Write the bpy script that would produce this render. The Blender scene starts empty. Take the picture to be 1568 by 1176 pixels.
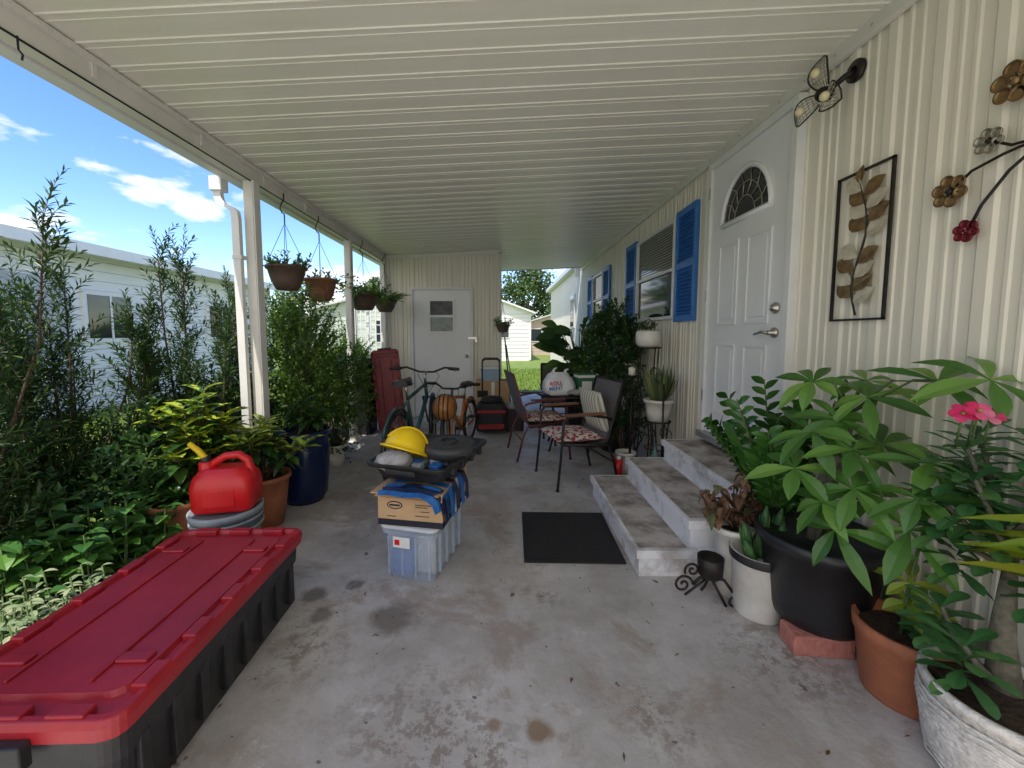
import bpy, math, random
from mathutils import Vector, Matrix, Euler
R=random.Random(7)
V=Vector
rad=math.radians
# ------------------------------------------------------------------ materials
def nn(nt,t,**k):
    n=nt.nodes.new(t)
    for a,b in k.items(): setattr(n,a,b)
    return n
def mat(name,col,rough=.5,col2=None,scale=8,bump=0,bscale=60,metal=0,detail=3,spec=.5,contrast=(.35,.65),trans=0,alpha=1,stretch=None):
    m=bpy.data.materials.new(name); m.use_nodes=True
    nt=m.node_tree; b=nt.nodes['Principled BSDF']; L=nt.links
    b.inputs['Roughness'].default_value=rough; b.inputs['Metallic'].default_value=metal
    b.inputs['Specular IOR Level'].default_value=spec
    if trans: b.inputs['Transmission Weight'].default_value=trans
    if alpha<1: b.inputs['Alpha'].default_value=alpha
    if col2 is None: col2=tuple(c*.82 for c in col)
    tc=nn(nt,'ShaderNodeTexCoord'); src=tc.outputs['Object']
    if stretch:
        mp=nn(nt,'ShaderNodeMapping'); mp.inputs['Scale'].default_value=stretch; L.new(src,mp.inputs[0]); src=mp.outputs[0]
    n=nn(nt,'ShaderNodeTexNoise'); n.inputs['Scale'].default_value=scale; n.inputs['Detail'].default_value=detail; n.inputs['Roughness'].default_value=.65
    L.new(src,n.inputs['Vector'])
    r=nn(nt,'ShaderNodeValToRGB'); r.color_ramp.elements[0].position=contrast[0]; r.color_ramp.elements[1].position=contrast[1]
    r.color_ramp.elements[0].color=(*col2,1); r.color_ramp.elements[1].color=(*col,1)
    L.new(n.outputs['Fac'],r.inputs[0]); L.new(r.outputs[0],b.inputs['Base Color'])
    if bump:
        n2=nn(nt,'ShaderNodeTexNoise'); n2.inputs['Scale'].default_value=bscale; n2.inputs['Detail'].default_value=3
        L.new(tc.outputs['Object'],n2.inputs['Vector'])
        bp=nn(nt,'ShaderNodeBump'); bp.inputs['Strength'].default_value=bump; bp.inputs['Distance'].default_value=.01
        L.new(n2.outputs['Fac'],bp.inputs['Height']); L.new(bp.outputs[0],b.inputs['Normal'])
    return m
def leafmat(name,c1,c2,c3=None,rough=.38,tr=.25,spot=None):
    m=bpy.data.materials.new(name); m.use_nodes=True
    nt=m.node_tree; b=nt.nodes['Principled BSDF']; L=nt.links; out=nt.nodes['Material Output']
    g=nn(nt,'ShaderNodeNewGeometry')
    r=nn(nt,'ShaderNodeValToRGB'); e=r.color_ramp.elements
    e[0].color=(*c1,1); e[1].color=(*c2,1); e[0].position=0; e[1].position=.8
    if c3: x=e.new(1.0); x.color=(*c3,1); 
    L.new(g.outputs['Random Per Island'],r.inputs[0])
    colout=r.outputs[0]
    if spot:
        tc=nn(nt,'ShaderNodeTexCoord'); n=nn(nt,'ShaderNodeTexNoise'); n.inputs['Scale'].default_value=28; n.inputs['Detail'].default_value=2
        L.new(tc.outputs['Object'],n.inputs['Vector'])
        rr=nn(nt,'ShaderNodeValToRGB'); rr.color_ramp.elements[0].position=.48; rr.color_ramp.elements[1].position=.53
        L.new(n.outputs['Fac'],rr.inputs[0])
        mx=nn(nt,'ShaderNodeMix',data_type='RGBA'); L.new(rr.outputs[0],mx.inputs['Factor']); L.new(colout,mx.inputs['A']); mx.inputs['B'].default_value=(*spot,1)
        colout=mx.outputs['Result']
    L.new(colout,b.inputs['Base Color']); b.inputs['Roughness'].default_value=rough
    if tr:
        t=nn(nt,'ShaderNodeBsdfTranslucent')
        mt=nn(nt,'ShaderNodeMix',data_type='RGBA',blend_type='MULTIPLY'); mt.inputs['Factor'].default_value=1; L.new(colout,mt.inputs['A']); mt.inputs['B'].default_value=(1.0,1.0,.5,1)
        L.new(mt.outputs['Result'],t.inputs[0])
        mx=nn(nt,'ShaderNodeMixShader'); mx.inputs[0].default_value=tr
        L.new(b.outputs[0],mx.inputs[1]); L.new(t.outputs[0],mx.inputs[2]); L.new(mx.outputs[0],out.inputs[0])
    return m
# ------------------------------------------------------------------ mesh builder
class M:
    def __init__(s): s.v=[];s.f=[];s.m=[];s.s=[];s.mats=[]
    def mi(s,mt):
        if mt not in s.mats: s.mats.append(mt)
        return s.mats.index(mt)
    def add(s,vs,fs,mt,sm=False,X=None):
        o=len(s.v); i=s.mi(mt)
        if X is not None: vs=[X@V(p) for p in vs]
        s.v.extend([tuple(p) for p in vs])
        for f in fs:
            s.f.append([o+k for k in f]); s.m.append(i); s.s.append(sm)
    def box(s,a,b,mt,X=None,rz=0,tap=0):
        (x0,y0,z0),(x1,y1,z1)=a,b
        vs=[(x0+tap,y0+tap,z0),(x1-tap,y0+tap,z0),(x1-tap,y1-tap,z0),(x0+tap,y1-tap,z0),(x0,y0,z1),(x1,y0,z1),(x1,y1,z1),(x0,y1,z1)]
        s.add(vs,[(0,3,2,1),(4,5,6,7),(0,1,5,4),(1,2,6,5),(2,3,7,6),(3,0,4,7)],mt,False,X)
    def tube(s,pts,r,mt,n=8,X=None,closed=False,sm=True):
        pts=[V(p) for p in pts]; N=len(pts)
        rs=r if isinstance(r,(list,tuple)) else [r]*N
        vs=[];prev=None
        for i,p in enumerate(pts):
            if closed: d=pts[(i+1)%N]-pts[i-1]
            else: d=pts[min(i+1,N-1)]-pts[max(i-1,0)]
            if d.length<1e-9: d=V((0,0,1))
            d.normalize()
            if prev is None:
                u=d.cross(V((0,0,1)))
                if u.length<.1: u=d.cross(V((0,1,0)))
            else:
                u=prev-d*prev.dot(d)
                if u.length<1e-6: u=d.cross(V((0,0,1)))
            u.normalize(); prev=u; w=d.cross(u)
            for k in range(n):
                a=2*math.pi*k/n; vs.append(p+(u*math.cos(a)+w*math.sin(a))*rs[i])
        fs=[]
        for i in range(N if closed else N-1):
            j=(i+1)%N
            for k in range(n):
                fs.append((i*n+k,i*n+(k+1)%n,j*n+(k+1)%n,j*n+k))
        if not closed:
            fs.append(tuple(range(n-1,-1,-1))); fs.append(tuple((N-1)*n+k for k in range(n)))
        s.add(vs,fs,mt,sm,X)
    def lathe(s,prof,mt,c=(0,0,0),n=32,X=None,sm=True,sx=1,sy=1):
        vs=[]
        for r,z in prof:
            for k in range(n):
                a=2*math.pi*k/n; vs.append((c[0]+r*math.cos(a)*sx,c[1]+r*math.sin(a)*sy,c[2]+z))
        fs=[]
        for i in range(len(prof)-1):
            for k in range(n):
                k2=(k+1)%n
                fs.append((i*n+k,i*n+k2,(i+1)*n+k2,(i+1)*n+k))
        s.add(vs,fs,mt,sm,X)
    def loft(s,secs,mt,cap0=True,cap1=True,X=None,sm=False):
        n=len(secs[0]); vs=[p for q in secs for p in q]; fs=[]
        for i in range(len(secs)-1):
            for k in range(n): fs.append((i*n+k,i*n+(k+1)%n,(i+1)*n+(k+1)%n,(i+1)*n+k))
        s.add(vs,fs,mt,sm,X)
        if cap0: s.add(secs[0],[tuple(range(n-1,-1,-1))],mt,False,X)
        if cap1: s.add(secs[-1],[tuple(range(n))],mt,False,X)
    def sphere(s,c,r,mt,X=None,n=16,sc=(1,1,1),noise=0,seed=0):
        rr=random.Random(seed); vs=[];fs=[]
        ph=[rr.uniform(0,6.28) for _ in range(6)]
        for i in range(n+1):
            t=math.pi*i/n
            for k in range(2*n):
                a=math.pi*k/n
                q=1+noise*(math.sin(3*a+ph[0]+2*t)+.7*math.sin(5*a+ph[1]-3*t)+.5*math.sin(6*t+ph[2]+a*2)+.5*math.sin(9*a+ph[3]+7*t))*math.sin(t)
                vs.append((c[0]+r*q*sc[0]*math.sin(t)*math.cos(a),c[1]+r*q*sc[1]*math.sin(t)*math.sin(a),c[2]+r*q*sc[2]*math.cos(t)))
        for i in range(n):
            for k in range(2*n): fs.append((i*2*n+k,(i+1)*2*n+k,(i+1)*2*n+(k+1)%(2*n),i*2*n+(k+1)%(2*n)))
        s.add(vs,fs,mt,True,X)
    def sleaf(s,p,d,up,L,W,mt):
        sd=d.cross(up)
        if sd.length<1e-4: sd=d.cross(V((1,0,0)))
        sd.normalize(); n=sd.cross(d)
        o=len(s.v); i=s.mi(mt)
        a=p+d*L*.45
        s.v.extend([tuple(p),tuple(a+sd*W*.5+n*W*.18),tuple(p+d*L-n*L*.08),tuple(a-sd*W*.5+n*W*.18)])
        s.f.append([o,o+1,o+2]); s.f.append([o,o+2,o+3]); s.m+= [i,i]; s.s+=[False,False]
    def leaf(s,p,d,up,L,W,mt,fold=.25,curl=.25,prof=((0,.08),(.18,.62),(.42,1),(.68,.8),(.87,.42),(1,.02))):
        d=d.normalized(); sd=d.cross(up)
        if sd.length<1e-4: sd=d.cross(V((1,0,0)))
        sd.normalize(); n=sd.cross(d)
        vs=[]
        for t,w in prof:
            c=p+d*L*(t-curl*.25*t*t)-n*(curl*L*t*t)
            h=W*.5*w
            vs+= [c+sd*h+n*h*fold*1.4, c, c-sd*h+n*h*fold*1.4]
        fs=[]
        for i in range(len(prof)-1):
            a=i*3; fs+=[(a,a+1,a+4,a+3),(a+1,a+2,a+5,a+4)]
        s.add(vs,fs,mt,False)
    def obj(s,name,parent=None,bevel=0,loc=None):
        me=bpy.data.meshes.new(name); me.from_pydata(s.v,[],s.f)
        for m_ in s.mats: me.materials.append(m_)
        me.polygons.foreach_set('material_index',s.m); me.polygons.foreach_set('use_smooth',s.s); me.update()
        o=bpy.data.objects.new(name,me); bpy.context.scene.collection.objects.link(o)
        if parent: o.parent=parent
        if bevel:
            b=o.modifiers.new('bevel','BEVEL'); b.width=bevel; b.segments=2; b.limit_method='ANGLE'; b.angle_limit=rad(50)
        if loc: o.location=loc
        return o
def empty(name):
    o=bpy.data.objects.new(name,None); bpy.context.scene.collection.objects.link(o); return o
def rrect(w,l,r,z,n=5,cx=0,cy=0):
    pts=[]
    for qx,qy,a in ((1,1,0),(-1,1,90),(-1,-1,180),(1,-1,270)):
        for k in range(n+1):
            t=rad(a+90*k/n); pts.append((cx+qx*(w/2-r)+r*math.cos(t),cy+qy*(l/2-r)+r*math.sin(t),z))
    return pts
def XF(x,y,z,rz=0,rx=0,ry=0,s=1): return Matrix.Translation((x,y,z))@Euler((rx,ry,rz)).to_matrix().to_4x4()@Matrix.Scale(s,4)
def rdir(up=0,r=R):
    a=r.uniform(0,2*math.pi); z=r.uniform(-1,1); q=math.sqrt(1-z*z)
    return (V((q*math.cos(a),q*math.sin(a),z))+V((0,0,up))).normalized()
# ------------------------------------------------------------------ material library
white=mat('white_paint',(.83,.83,.81),.42,(.77,.77,.75),5)
ceilm=mat('ceiling_paint',(.86,.84,.75),.34,(.81,.79,.69),1.4,stretch=(.5,4,1))
siding=mat('cream_siding',(.86,.81,.69),.45,(.80,.745,.62),1.6,stretch=(3,3,.35),contrast=(.25,.7))
beamm=mat('aluminium_beam',(.80,.78,.72),.4,(.72,.70,.64),4)
doorw=mat('door_paint',(.86,.86,.86),.35,(.83,.83,.83),3)
blue=mat('blue_shutter',(.04,.20,.58),.45,(.035,.17,.52),10)
glass=mat('window_glass',(.02,.025,.03),.06,(.015,.02,.02),2,spec=.8)
dark=mat('dark_interior',(.015,.015,.015),.7)
blind=mat('blind_slats',(.40,.37,.33),.5)
blackp=mat('black_plastic',(.014,.014,.015),.42,(.024,.024,.026),20,bump=.1,bscale=200)
redp=mat('red_plastic',(.42,.018,.028),.38,(.31,.013,.024),5,bump=.12,bscale=300,detail=7)
redcan=mat('red_can',(.68,.015,.02),.33,(.58,.012,.016),6)
greyp=mat('grey_plastic',(.34,.40,.45),.45)
terra=mat('terracotta',(.44,.15,.065),.75,(.30,.11,.06),10,bump=.2,bscale=90,detail=6)
bluepot=mat('blue_glaze',(.006,.018,.075),.2,(.004,.012,.05),5)
whitepot=mat('white_pot',(.78,.76,.70),.45,(.62,.59,.52),7,detail=6)
blackpot=mat('black_pot',(.013,.014,.017),.38,(.02,.02,.022),12)
soil=mat('soil',(.07,.04,.022),.95,(.025,.015,.01),40,bump=1,bscale=60)
iron=mat('black_iron',(.012,.012,.012),.45,(.03,.02,.015),30,metal=.3)
chrome=mat('satin_nickel',(.55,.53,.48),.28,metal=1)
yellowp=mat('yellow_plastic',(.88,.62,.01),.3,(.83,.56,.01),5)
card=mat('cardboard',(.56,.37,.20),.8,(.48,.31,.16),6,bump=.1)
rubber=mat('rubber_mat',(.014,.014,.016),.85,(.024,.024,.026),60,bump=.7,bscale=400)
bark=mat('bark',(.13,.09,.06),.85,(.07,.05,.035),30)
greybark=mat('grey_bark',(.20,.18,.13),.8,(.11,.10,.07),25,bump=.4)
stem=mat('green_stem',(.09,.16,.04),.6,(.06,.10,.03),20)
stepm=mat('step_paint',(.78,.78,.79),.6,(.44,.41,.39),4,bump=.35,bscale=30,contrast=(.36,.50),detail=10)
treadm=mat('step_tread',(.54,.49,.45),.8,(.22,.18,.15),6,bump=.4,bscale=50,detail=10,contrast=(.38,.60))
cloth=mat('grey_cloth',(.46,.45,.45),.85,(.28,.27,.27),14,bump=.5,bscale=90)
bluetape=mat('blue_tarp',(.02,.16,.48),.4,(.015,.09,.32),14)
navy=mat('printed_navy',(.012,.014,.03),.7)
brickm=mat('red_brick',(.54,.22,.17),.9,(.40,.14,.11),14,bump=.8,bscale=50)
gold=mat('bronze_metal',(.34,.22,.10),.38,(.20,.12,.05),30,metal=.7)
silver=mat('antique_silver',(.48,.44,.36),.38,(.28,.25,.19),30,metal=.7)
redm=mat('red_metal',(.24,.015,.03),.35,metal=.4)
fabric=mat('grey_sling',(.15,.14,.14),.8,(.10,.09,.09),120)
L_pod=leafmat('podocarpus_leaf',(.022,.06,.02),(.05,.12,.028),(.12,.22,.04),.42,.24)
L_shrub=leafmat('shrub_leaf',(.05,.12,.02),(.13,.25,.035),(.26,.38,.045),.4,.28)
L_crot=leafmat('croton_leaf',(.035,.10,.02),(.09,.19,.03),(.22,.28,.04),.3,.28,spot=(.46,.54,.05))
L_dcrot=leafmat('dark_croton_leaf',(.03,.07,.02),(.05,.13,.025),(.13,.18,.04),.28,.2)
L_dark=leafmat('dark_leaf',(.02,.065,.02),(.045,.11,.028),(.08,.17,.035),.3,.2)
L_money=leafmat('money_tree_leaf',(.06,.17,.035),(.12,.28,.05),(.22,.40,.08),.3,.34)
L_zz=leafmat('zz_leaf',(.022,.09,.014),(.05,.16,.024),(.10,.23,.04),.18,.18)
L_rose=leafmat('desert_rose_leaf',(.035,.13,.04),(.08,.21,.065),(.12,.27,.08),.3,.2)
L_dry=leafmat('dried_leaf',(.09,.04,.02),(.24,.13,.07),(.10,.12,.05),.7,.2)
L_yel=leafmat('yellow_green_leaf',(.18,.30,.03),(.38,.45,.05),(.5,.5,.06),.35,.3)
L_low=leafmat('ground_leaf',(.04,.13,.03),(.09,.23,.045),(.15,.31,.065),.35,.28)
L_tree=leafmat('tree_leaf',(.03,.07,.015),(.07,.13,.025),(.12,.19,.04),.5,0)
L_snake=leafmat('snake_leaf',(.06,.11,.04),(.16,.2,.08),(.34,.34,.12),.4,.15)
L_grass=leafmat('grass_blade',(.10,.18,.02),(.19,.30,.03),(.30,.40,.05),.5,0)
pink=leafmat('pink_petal',(.74,.02,.14),(.85,.08,.25),(.88,.3,.45),.5,.3)
def concrete():
    m=bpy.data.materials.new('painted_concrete'); m.use_nodes=True; nt=m.node_tree; L=nt.links; b=nt.nodes['Principled BSDF']
    tc=nn(nt,'ShaderNodeTexCoord')
    def noise(sc,det=5,ro=.6,off=(0,0,0),dist=0):
        mp=nn(nt,'ShaderNodeMapping'); mp.inputs['Location'].default_value=off; L.new(tc.outputs['Object'],mp.inputs[0])
        n=nn(nt,'ShaderNodeTexNoise'); n.inputs['Scale'].default_value=sc; n.inputs['Detail'].default_value=det; n.inputs['Roughness'].default_value=ro; n.inputs['Distortion'].default_value=dist
        L.new(mp.outputs[0],n.inputs['Vector']); return n.outputs['Fac']
    def ramp(f,a,c,b2,d):
        r=nn(nt,'ShaderNodeValToRGB'); e=r.color_ramp.elements; e[0].position=a; e[1].position=b2; e[0].color=(*c,1); e[1].color=(*d,1); L.new(f,r.inputs[0]); return r.outputs[0]
    def mix(f,a,b2,bt='MIX',fac=None):
        x=nn(nt,'ShaderNodeMix',data_type='RGBA',blend_type=bt)
        if fac is not None: x.inputs['Factor'].default_value=fac
        else: L.new(f,x.inputs['Factor'])
        for s_,q in (('A',a),('B',b2)):
            if isinstance(q,tuple): x.inputs[s_].default_value=(*q,1)
            else: L.new(q,x.inputs[s_])
        return x.outputs['Result']
    base=ramp(noise(1.3,8,.7),.38,(.38,.35,.325),.62,(.60,.575,.555))
    worn=ramp(noise(1.9,9,.75,(3,1,0),.5),.52,(0,0,0),.60,(.75,.75,.75))
    c=mix(worn,base,(.35,.285,.24))
    nz=noise(8,7,.7,(1,1,1))
    flake=ramp(noise(17,8,.82,(2,4,0)),.50,(0,0,0),.54,(1,1,1))
    def spot(cx,cy,r,k,soft=.8,amp=1.6):
        mp=nn(nt,'ShaderNodeMapping'); mp.inputs['Location'].default_value=(-cx,-cy,0); L.new(tc.outputs['Object'],mp.inputs[0])
        ln=nn(nt,'ShaderNodeVectorMath',operation='LENGTH'); L.new(mp.outputs[0],ln.inputs[0])
        ad=nn(nt,'ShaderNodeMath',operation='MULTIPLY_ADD'); L.new(nz,ad.inputs[0]); ad.inputs[1].default_value=r*amp; L.new(ln.outputs['Value'],ad.inputs[2])
        mr=nn(nt,'ShaderNodeMapRange'); mr.inputs['From Min'].default_value=r*(1+amp*.5+.1); mr.inputs['From Max'].default_value=r*(1+amp*.5-soft); mr.inputs['To Min'].default_value=0; mr.inputs['To Max'].default_value=k; L.new(ad.outputs[0],mr.inputs['Value'])
        return mr.outputs[0]
    def stain(c0,cx,cy,r,k,col=(.18,.155,.13),**kw): return mix(spot(cx,cy,r,k,**kw),c0,col)
    c=stain(c,-.52,1.80,.13,.85,soft=.5); c=stain(c,-.80,3.3,.65,.7,(.22,.185,.15)); c=stain(c,-.10,2.95,.32,.6,(.34,.235,.15)); c=stain(c,-.25,3.9,.55,.5,(.28,.24,.20)); c=stain(c,-1.0,2.5,.25,.5,(.22,.19,.16))
    c=stain(c,.12,1.26,.05,.8,(.22,.13,.06),soft=.4); c=stain(c,-.03,1.28,.03,.7,(.25,.15,.07),soft=.4); c=stain(c,-.98,1.98,.07,.8,(.14,.12,.11),soft=.4,amp=2.2); c=stain(c,-.80,2.06,.05,.8,(.14,.12,.11),soft=.4,amp=2.2); c=stain(c,-.88,1.82,.06,.7,(.14,.12,.11),soft=.4,amp=2.2)
    # flaked paint patches
    for cx,cy,r in ((-.30,1.28,.34),(1.18,1.55,.34),(-.10,1.15,.25),(.55,1.30,.18),(-.85,1.6,.25),(.2,1.95,.12)):
        mm=mix(None,spot(cx,cy,r,1.0,soft=1.0),flake,'MULTIPLY',1.0); c=mix(mm,c,(.27,.225,.195))
    sp=ramp(noise(15,2,.5,(1,9,0)),.71,(0,0,0),.73,(1,1,1))
    c=mix(sp,c,(.17,.15,.14))
    wh=ramp(noise(4,7,.75,(5,2,4)),.60,(0,0,0),.70,(.8,.8,.8))
    c=mix(wh,c,(.68,.67,.66))
    L.new(c,b.inputs['Base Color'])
    rr=ramp(noise(3,4,.6,(2,2,2)),.3,(.42,.42,.42),.7,(.75,.75,.75)); L.new(rr,b.inputs['Roughness'])
    bp=nn(nt,'ShaderNodeBump'); bp.inputs['Strength'].default_value=.4; bp.inputs['Distance'].default_value=.006
    L.new(noise(45,5,.7),bp.inputs['Height']); L.new(bp.outputs[0],b.inputs['Normal'])
    return m
conc=concrete()
grassm=mat('lawn_grass',(.20,.28,.05),.9,(.12,.18,.03),3,bump=1,bscale=120,detail=8)
mulch=mat('mulch_soil',(.12,.08,.05),.95,(.04,.028,.018),30,bump=1,bscale=70)
# ------------------------------------------------------------------ ground
m=M(); m.box((-120,-60,-.5),(120,220,-.055),grassm); m.obj('lawn_ground')
m=M(); m.box((-1.98,-.6,-.2),(1.78,9.2,0),conc); m.obj('concrete_carport_floor')
m=M(); m.box((-3.4,-9,-.2),(4.2,-.61,-.004),mat('driveway_concrete',(.68,.65,.59),.8,(.60,.57,.52),2,bump=.3)); m.obj('concrete_driveway')
m=M(); m.box((-2.9,-.5,-.2),(-1.985,8.0,-.03),mulch); m.obj('planting_bed_soil')
m=M(); m.box((-120,-15,-.3),(120,-9.02,-.045),mat('asphalt_road',(.16,.16,.16),.9,(.12,.12,.12),20,bump=.4)); m.obj('asphalt_road')
# ------------------------------------------------------------------ siding helper
def ribs(L0,L1,per=.2):
    pr=[(0,0),(.012,.010),(.050,.010),(.062,0),(.100,0),(.106,.006),(.118,.006),(.124,0),(.150,0),(.156,.006),(.168,.006),(.174,0)]
    out=[]; t=L0
    while t<L1:
        for a,b in pr:
            if t+a<L1: out.append((t+a,b))
        t+=per
    out.append((L1,0)); return out
def sidewall(m,axis,c,a0,a1,z0,z1,sgn,mt,z1b=None):
    pr=ribs(a0,a1); vs=[];n=len(pr)
    for zi in (0,1):
        for a,h in pr:
            z=z0 if zi==0 else (z1 if z1b is None else z1+(z1b-z1)*(a-a0)/(a1-a0))
            vs.append((c+sgn*h,a,z) if axis=='x' else (a,c+sgn*h,z))
    m.add(vs,[(i,i+1,n+i+1,n+i) for i in range(n-1)],mt)
# ------------------------------------------------------------------ HOUSE
WX=1.70
house=empty('mobile_home')
m=M(); sidewall(m,'x',WX,-1.2,14.2,-.03,2.80,-1,siding)
m.box((WX+.01,-1.2,-.1),(6,14.2,2.95),siding); m.obj('siding_wall',house)
m=M(); m.box((1.55,8.75,2.84),(6.2,14.5,2.95),white); m.box((1.78,-1.5,2.96),(6.2,14.5,3.05),white); m.box((1.60,8.95,2.62),(1.68,9.0,2.83),white); m.obj('roof_edge',house,.004)
m=M(); m.box((1.655,-.4,2.70),(1.688,8.6,2.775),beamm)
for i in range(44):
    m.sphere((1.654,-.3+i*.2,2.735),.006,chrome,n=4)
m.obj('wall_trim',house,.004)
def wallbox(m,y0,y1,z0,z1,d0,d1,mt): m.box((WX-d1,y0,z0),(WX-d0,y1,z1),mt)
m=M(); DY0,DY1,DZ0,DZ1=2.37,3.25,.56,2.64
for y0,y1,z0,z1 in ((DY0-.05,DY0,DZ0-.02,DZ1+.05),(DY1,DY1+.05,DZ0-.02,DZ1+.05),(DY0,DY1,DZ1,DZ1+.05)): wallbox(m,y0,y1,z0,z1,.0,.055,white)
wallbox(m,DY0-.03,DY1+.03,DZ0-.05,DZ0,.0,.09,mat('sill_metal',(.5,.5,.48),.4,metal=.6))
wallbox(m,DY0+.003,DY1-.003,DZ0+.002,DZ1-.003,0,.035,doorw)
def panel(m,y0,y1,z0,z1,d):
    w=.018
    for a in ((y0,y1,z0,z0+w),(y0,y1,z1-w,z1),(y0,y0+w,z0+w,z1-w),(y1-w,y1,z0+w,z1-w)): wallbox(m,*a,d,d+.010,doorw)
    wallbox(m,y0+.045,y1-.045,z0+.045,z1-.045,d,d+.007,doorw)
yc=(DY0+DY1)/2
for y0,y1 in ((DY0+.14,yc-.05),(yc+.05,DY1-.14)):
    panel(m,y0,y1,DZ0+.18,DZ0+.72,.035); panel(m,y0,y1,DZ0+.86,DZ0+1.46,.035)
for z in (DZ0+.25,DZ0+1.05,DZ0+1.85): wallbox(m,DY1-.004,DY1+.012,z,z+.09,.056,.062,chrome)
m.obj('front_door',house,.004)
m=M(); cz=DZ0+1.60; rx,rz_=.255,.31
def arc(r1,r2,n=20,x=WX-.05): return [(x,yc+r1*math.cos(math.pi*k/n),cz+r2*math.sin(math.pi*k/n)) for k in range(n+1)]
a=arc(rx,rz_,20,WX-.038); m.add(a,[tuple(range(len(a)))],glass)
fr=arc(rx+.02,rz_+.02,20,WX-.042)
m.tube(fr+[fr[0]],.017,doorw,6)
m.tube([(WX-.042,yc-rx-.02,cz-.005),(WX-.042,yc+rx+.02,cz-.005)],.018,doorw,6)
for q in (.45,.75): m.tube(arc(rx*q,rz_*q,14,WX-.042),.004,silver,5)
for k in (1,2,3,4,5,6):
    t=math.pi*k/7; m.tube([(WX-.042,yc+rx*.45*math.cos(t)*(1+.2*math.sin(k)),cz+rz_*.45*math.sin(t)),(WX-.042,yc+rx*.72*math.cos(t+.12),cz+rz_*.72*math.sin(t+.12)),(WX-.042,yc+rx*math.cos(t),cz+rz_*math.sin(t))],.004,silver,5)
m.obj('fan_light_window',house)
m=M(); hy=DY0+.075
RX=Euler((0,rad(-90),0)).to_matrix().to_4x4()
m.lathe([(0,.0),(.034,0),(.034,.012),(.02,.018),(.02,.03),(0,.03)],chrome,n=20,X=Matrix.Translation((WX-.035,hy,DZ0+.95))@RX)
m.lathe([(0,.0),(.032,0),(.032,.012),(.014,.018),(.014,.05),(0,.05)],chrome,n=20,X=Matrix.Translation((WX-.035,hy,DZ0+.80))@RX)
m.tube([(WX-.085,hy,DZ0+.80),(WX-.09,hy+.05,DZ0+.805),(WX-.088,hy+.12,DZ0+.79)],[.011,.010,.008],chrome,8)
m.obj('door_handle',house)
def window(y0,y1,z0,z1,s0,s1,name):
    m=M()
    w=.035
    for a in ((y0,y1,z0,z0+w),(y0,y1,z1-w,z1),(y0,y0+w,z0+w,z1-w),(y1-w,y1,z0+w,z1-w),(y0+w,y1-w,(z0+z1)/2-.015,(z0+z1)/2+.015)): wallbox(m,*a,.0,.045,white)
    wallbox(m,y0+w,y1-w,z0+w,z1-w,.0,.016,glass)
    z=z1-w-.01
    while z>(z0+z1)/2+.02:
        wallbox(m,y0+w+.005,y1-w-.005,z-.012,z,.017,.021,blind); z-=.028
    m.obj(name,house,.003)
    for (a,b),nm in zip((s0,s1),('near_shutter','far_shutter')):
        m=M()
        f=.04
        for q in ((a,a+f,z0-.03,z1+.03),(b-f,b,z0-.03,z1+.03),(a+f,b-f,z0-.03,z0+.03),(a+f,b-f,z1-.03,z1+.03),(a+f,b-f,(z0+z1)/2-.03,(z0+z1)/2+.03)): wallbox(m,*q,.014,.045,blue)
        wallbox(m,a+f,b-f,z0,z1,.014,.018,blue)
        z=z0+.04
        while z<z1-.04:
            if abs(z-(z0+z1)/2)>.045:
                m.add([(WX-.042,a+f,z),(WX-.042,b-f,z),(WX-.018,b-f,z+.028),(WX-.018,a+f,z+.028),(WX-.035,a+f,z-.004),(WX-.035,b-f,z-.004)],[(0,1,2,3),(0,1,5,4)],blue)
            z+=.034
        m.obj(nm,house,.002)
window(3.93,5.03,1.50,2.47,(3.50,3.90),(5.06,5.46),'living_room_window')
window(6.75,7.45,1.50,2.40,(6.3,6.7),(7.5,7.9),'bedroom_window')
m=M(); wallbox(m,9.4,9.9,1.5,2.3,0,.04,white); wallbox(m,9.44,9.86,1.54,2.26,.0405,.045,glass); m.obj('rear_window',house)
# ------------------------------------------------------------------ CARPORT ROOF
roof=empty('carport_roof')
YB=-.35
m=M(); 
def cz_at(x): return 2.605+(x+1.90)*.046
prof=[]; y=YB
while y<8.6:
    prof+= [(y,0),(y+.003,-.005),(y+.009,-.005),(y+.012,0),(y+.040,0),(y+.042,-.0025),(y+.047,-.0025),(y+.049,0)]
    y+=.155
vs=[];n=len(prof)
for x in (-1.93,1.70):
    for yy,h in prof: vs.append((x,yy,cz_at(x)+h))
m.add(vs,[(i,n+i,n+i+1,i+1) for i in range(n-1)],ceilm)
m.add([(-1.93,YB,2.70),(1.75,YB,2.88),(1.75,8.62,2.88),(-1.93,8.62,2.70)],[(0,1,2,3)],white)
m.add([(-1.93,8.60,2.595),(1.7,8.60,2.76),(1.7,8.60,2.88),(-1.93,8.60,2.71)],[(0,1,2,3)],white)
m.add([(-1.93,YB-.01,2.595),(1.7,YB-.01,2.76),(1.7,YB-.01,2.88),(-1.93,YB-.01,2.71)],[(0,1,2,3)],white)
m.obj('ceiling_panels',roof)
m=M()
m.box((-1.955,YB,2.49),(-1.865,8.6,2.597),beamm)
m.box((-1.885,YB,2.575),(-1.84,8.6,2.600),beamm)
pts=[(-1.958,2.70),(-1.958,2.475),(-2.035,2.475),(-2.065,2.52),(-2.065,2.60),(-2.085,2.62),(-2.085,2.66),(-2.075,2.66)]
vs=[(x,y,z) for y in (YB-.05,8.6) for x,z in pts]; k=len(pts)
m.add(vs,[(i,i+1,k+i+1,k+i) for i in range(k-1)],white)
m.tube([(-1.86,YB,2.485),(-1.86,3.0,2.478),(-1.86,8.3,2.485)],.005,dark,6)
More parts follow.
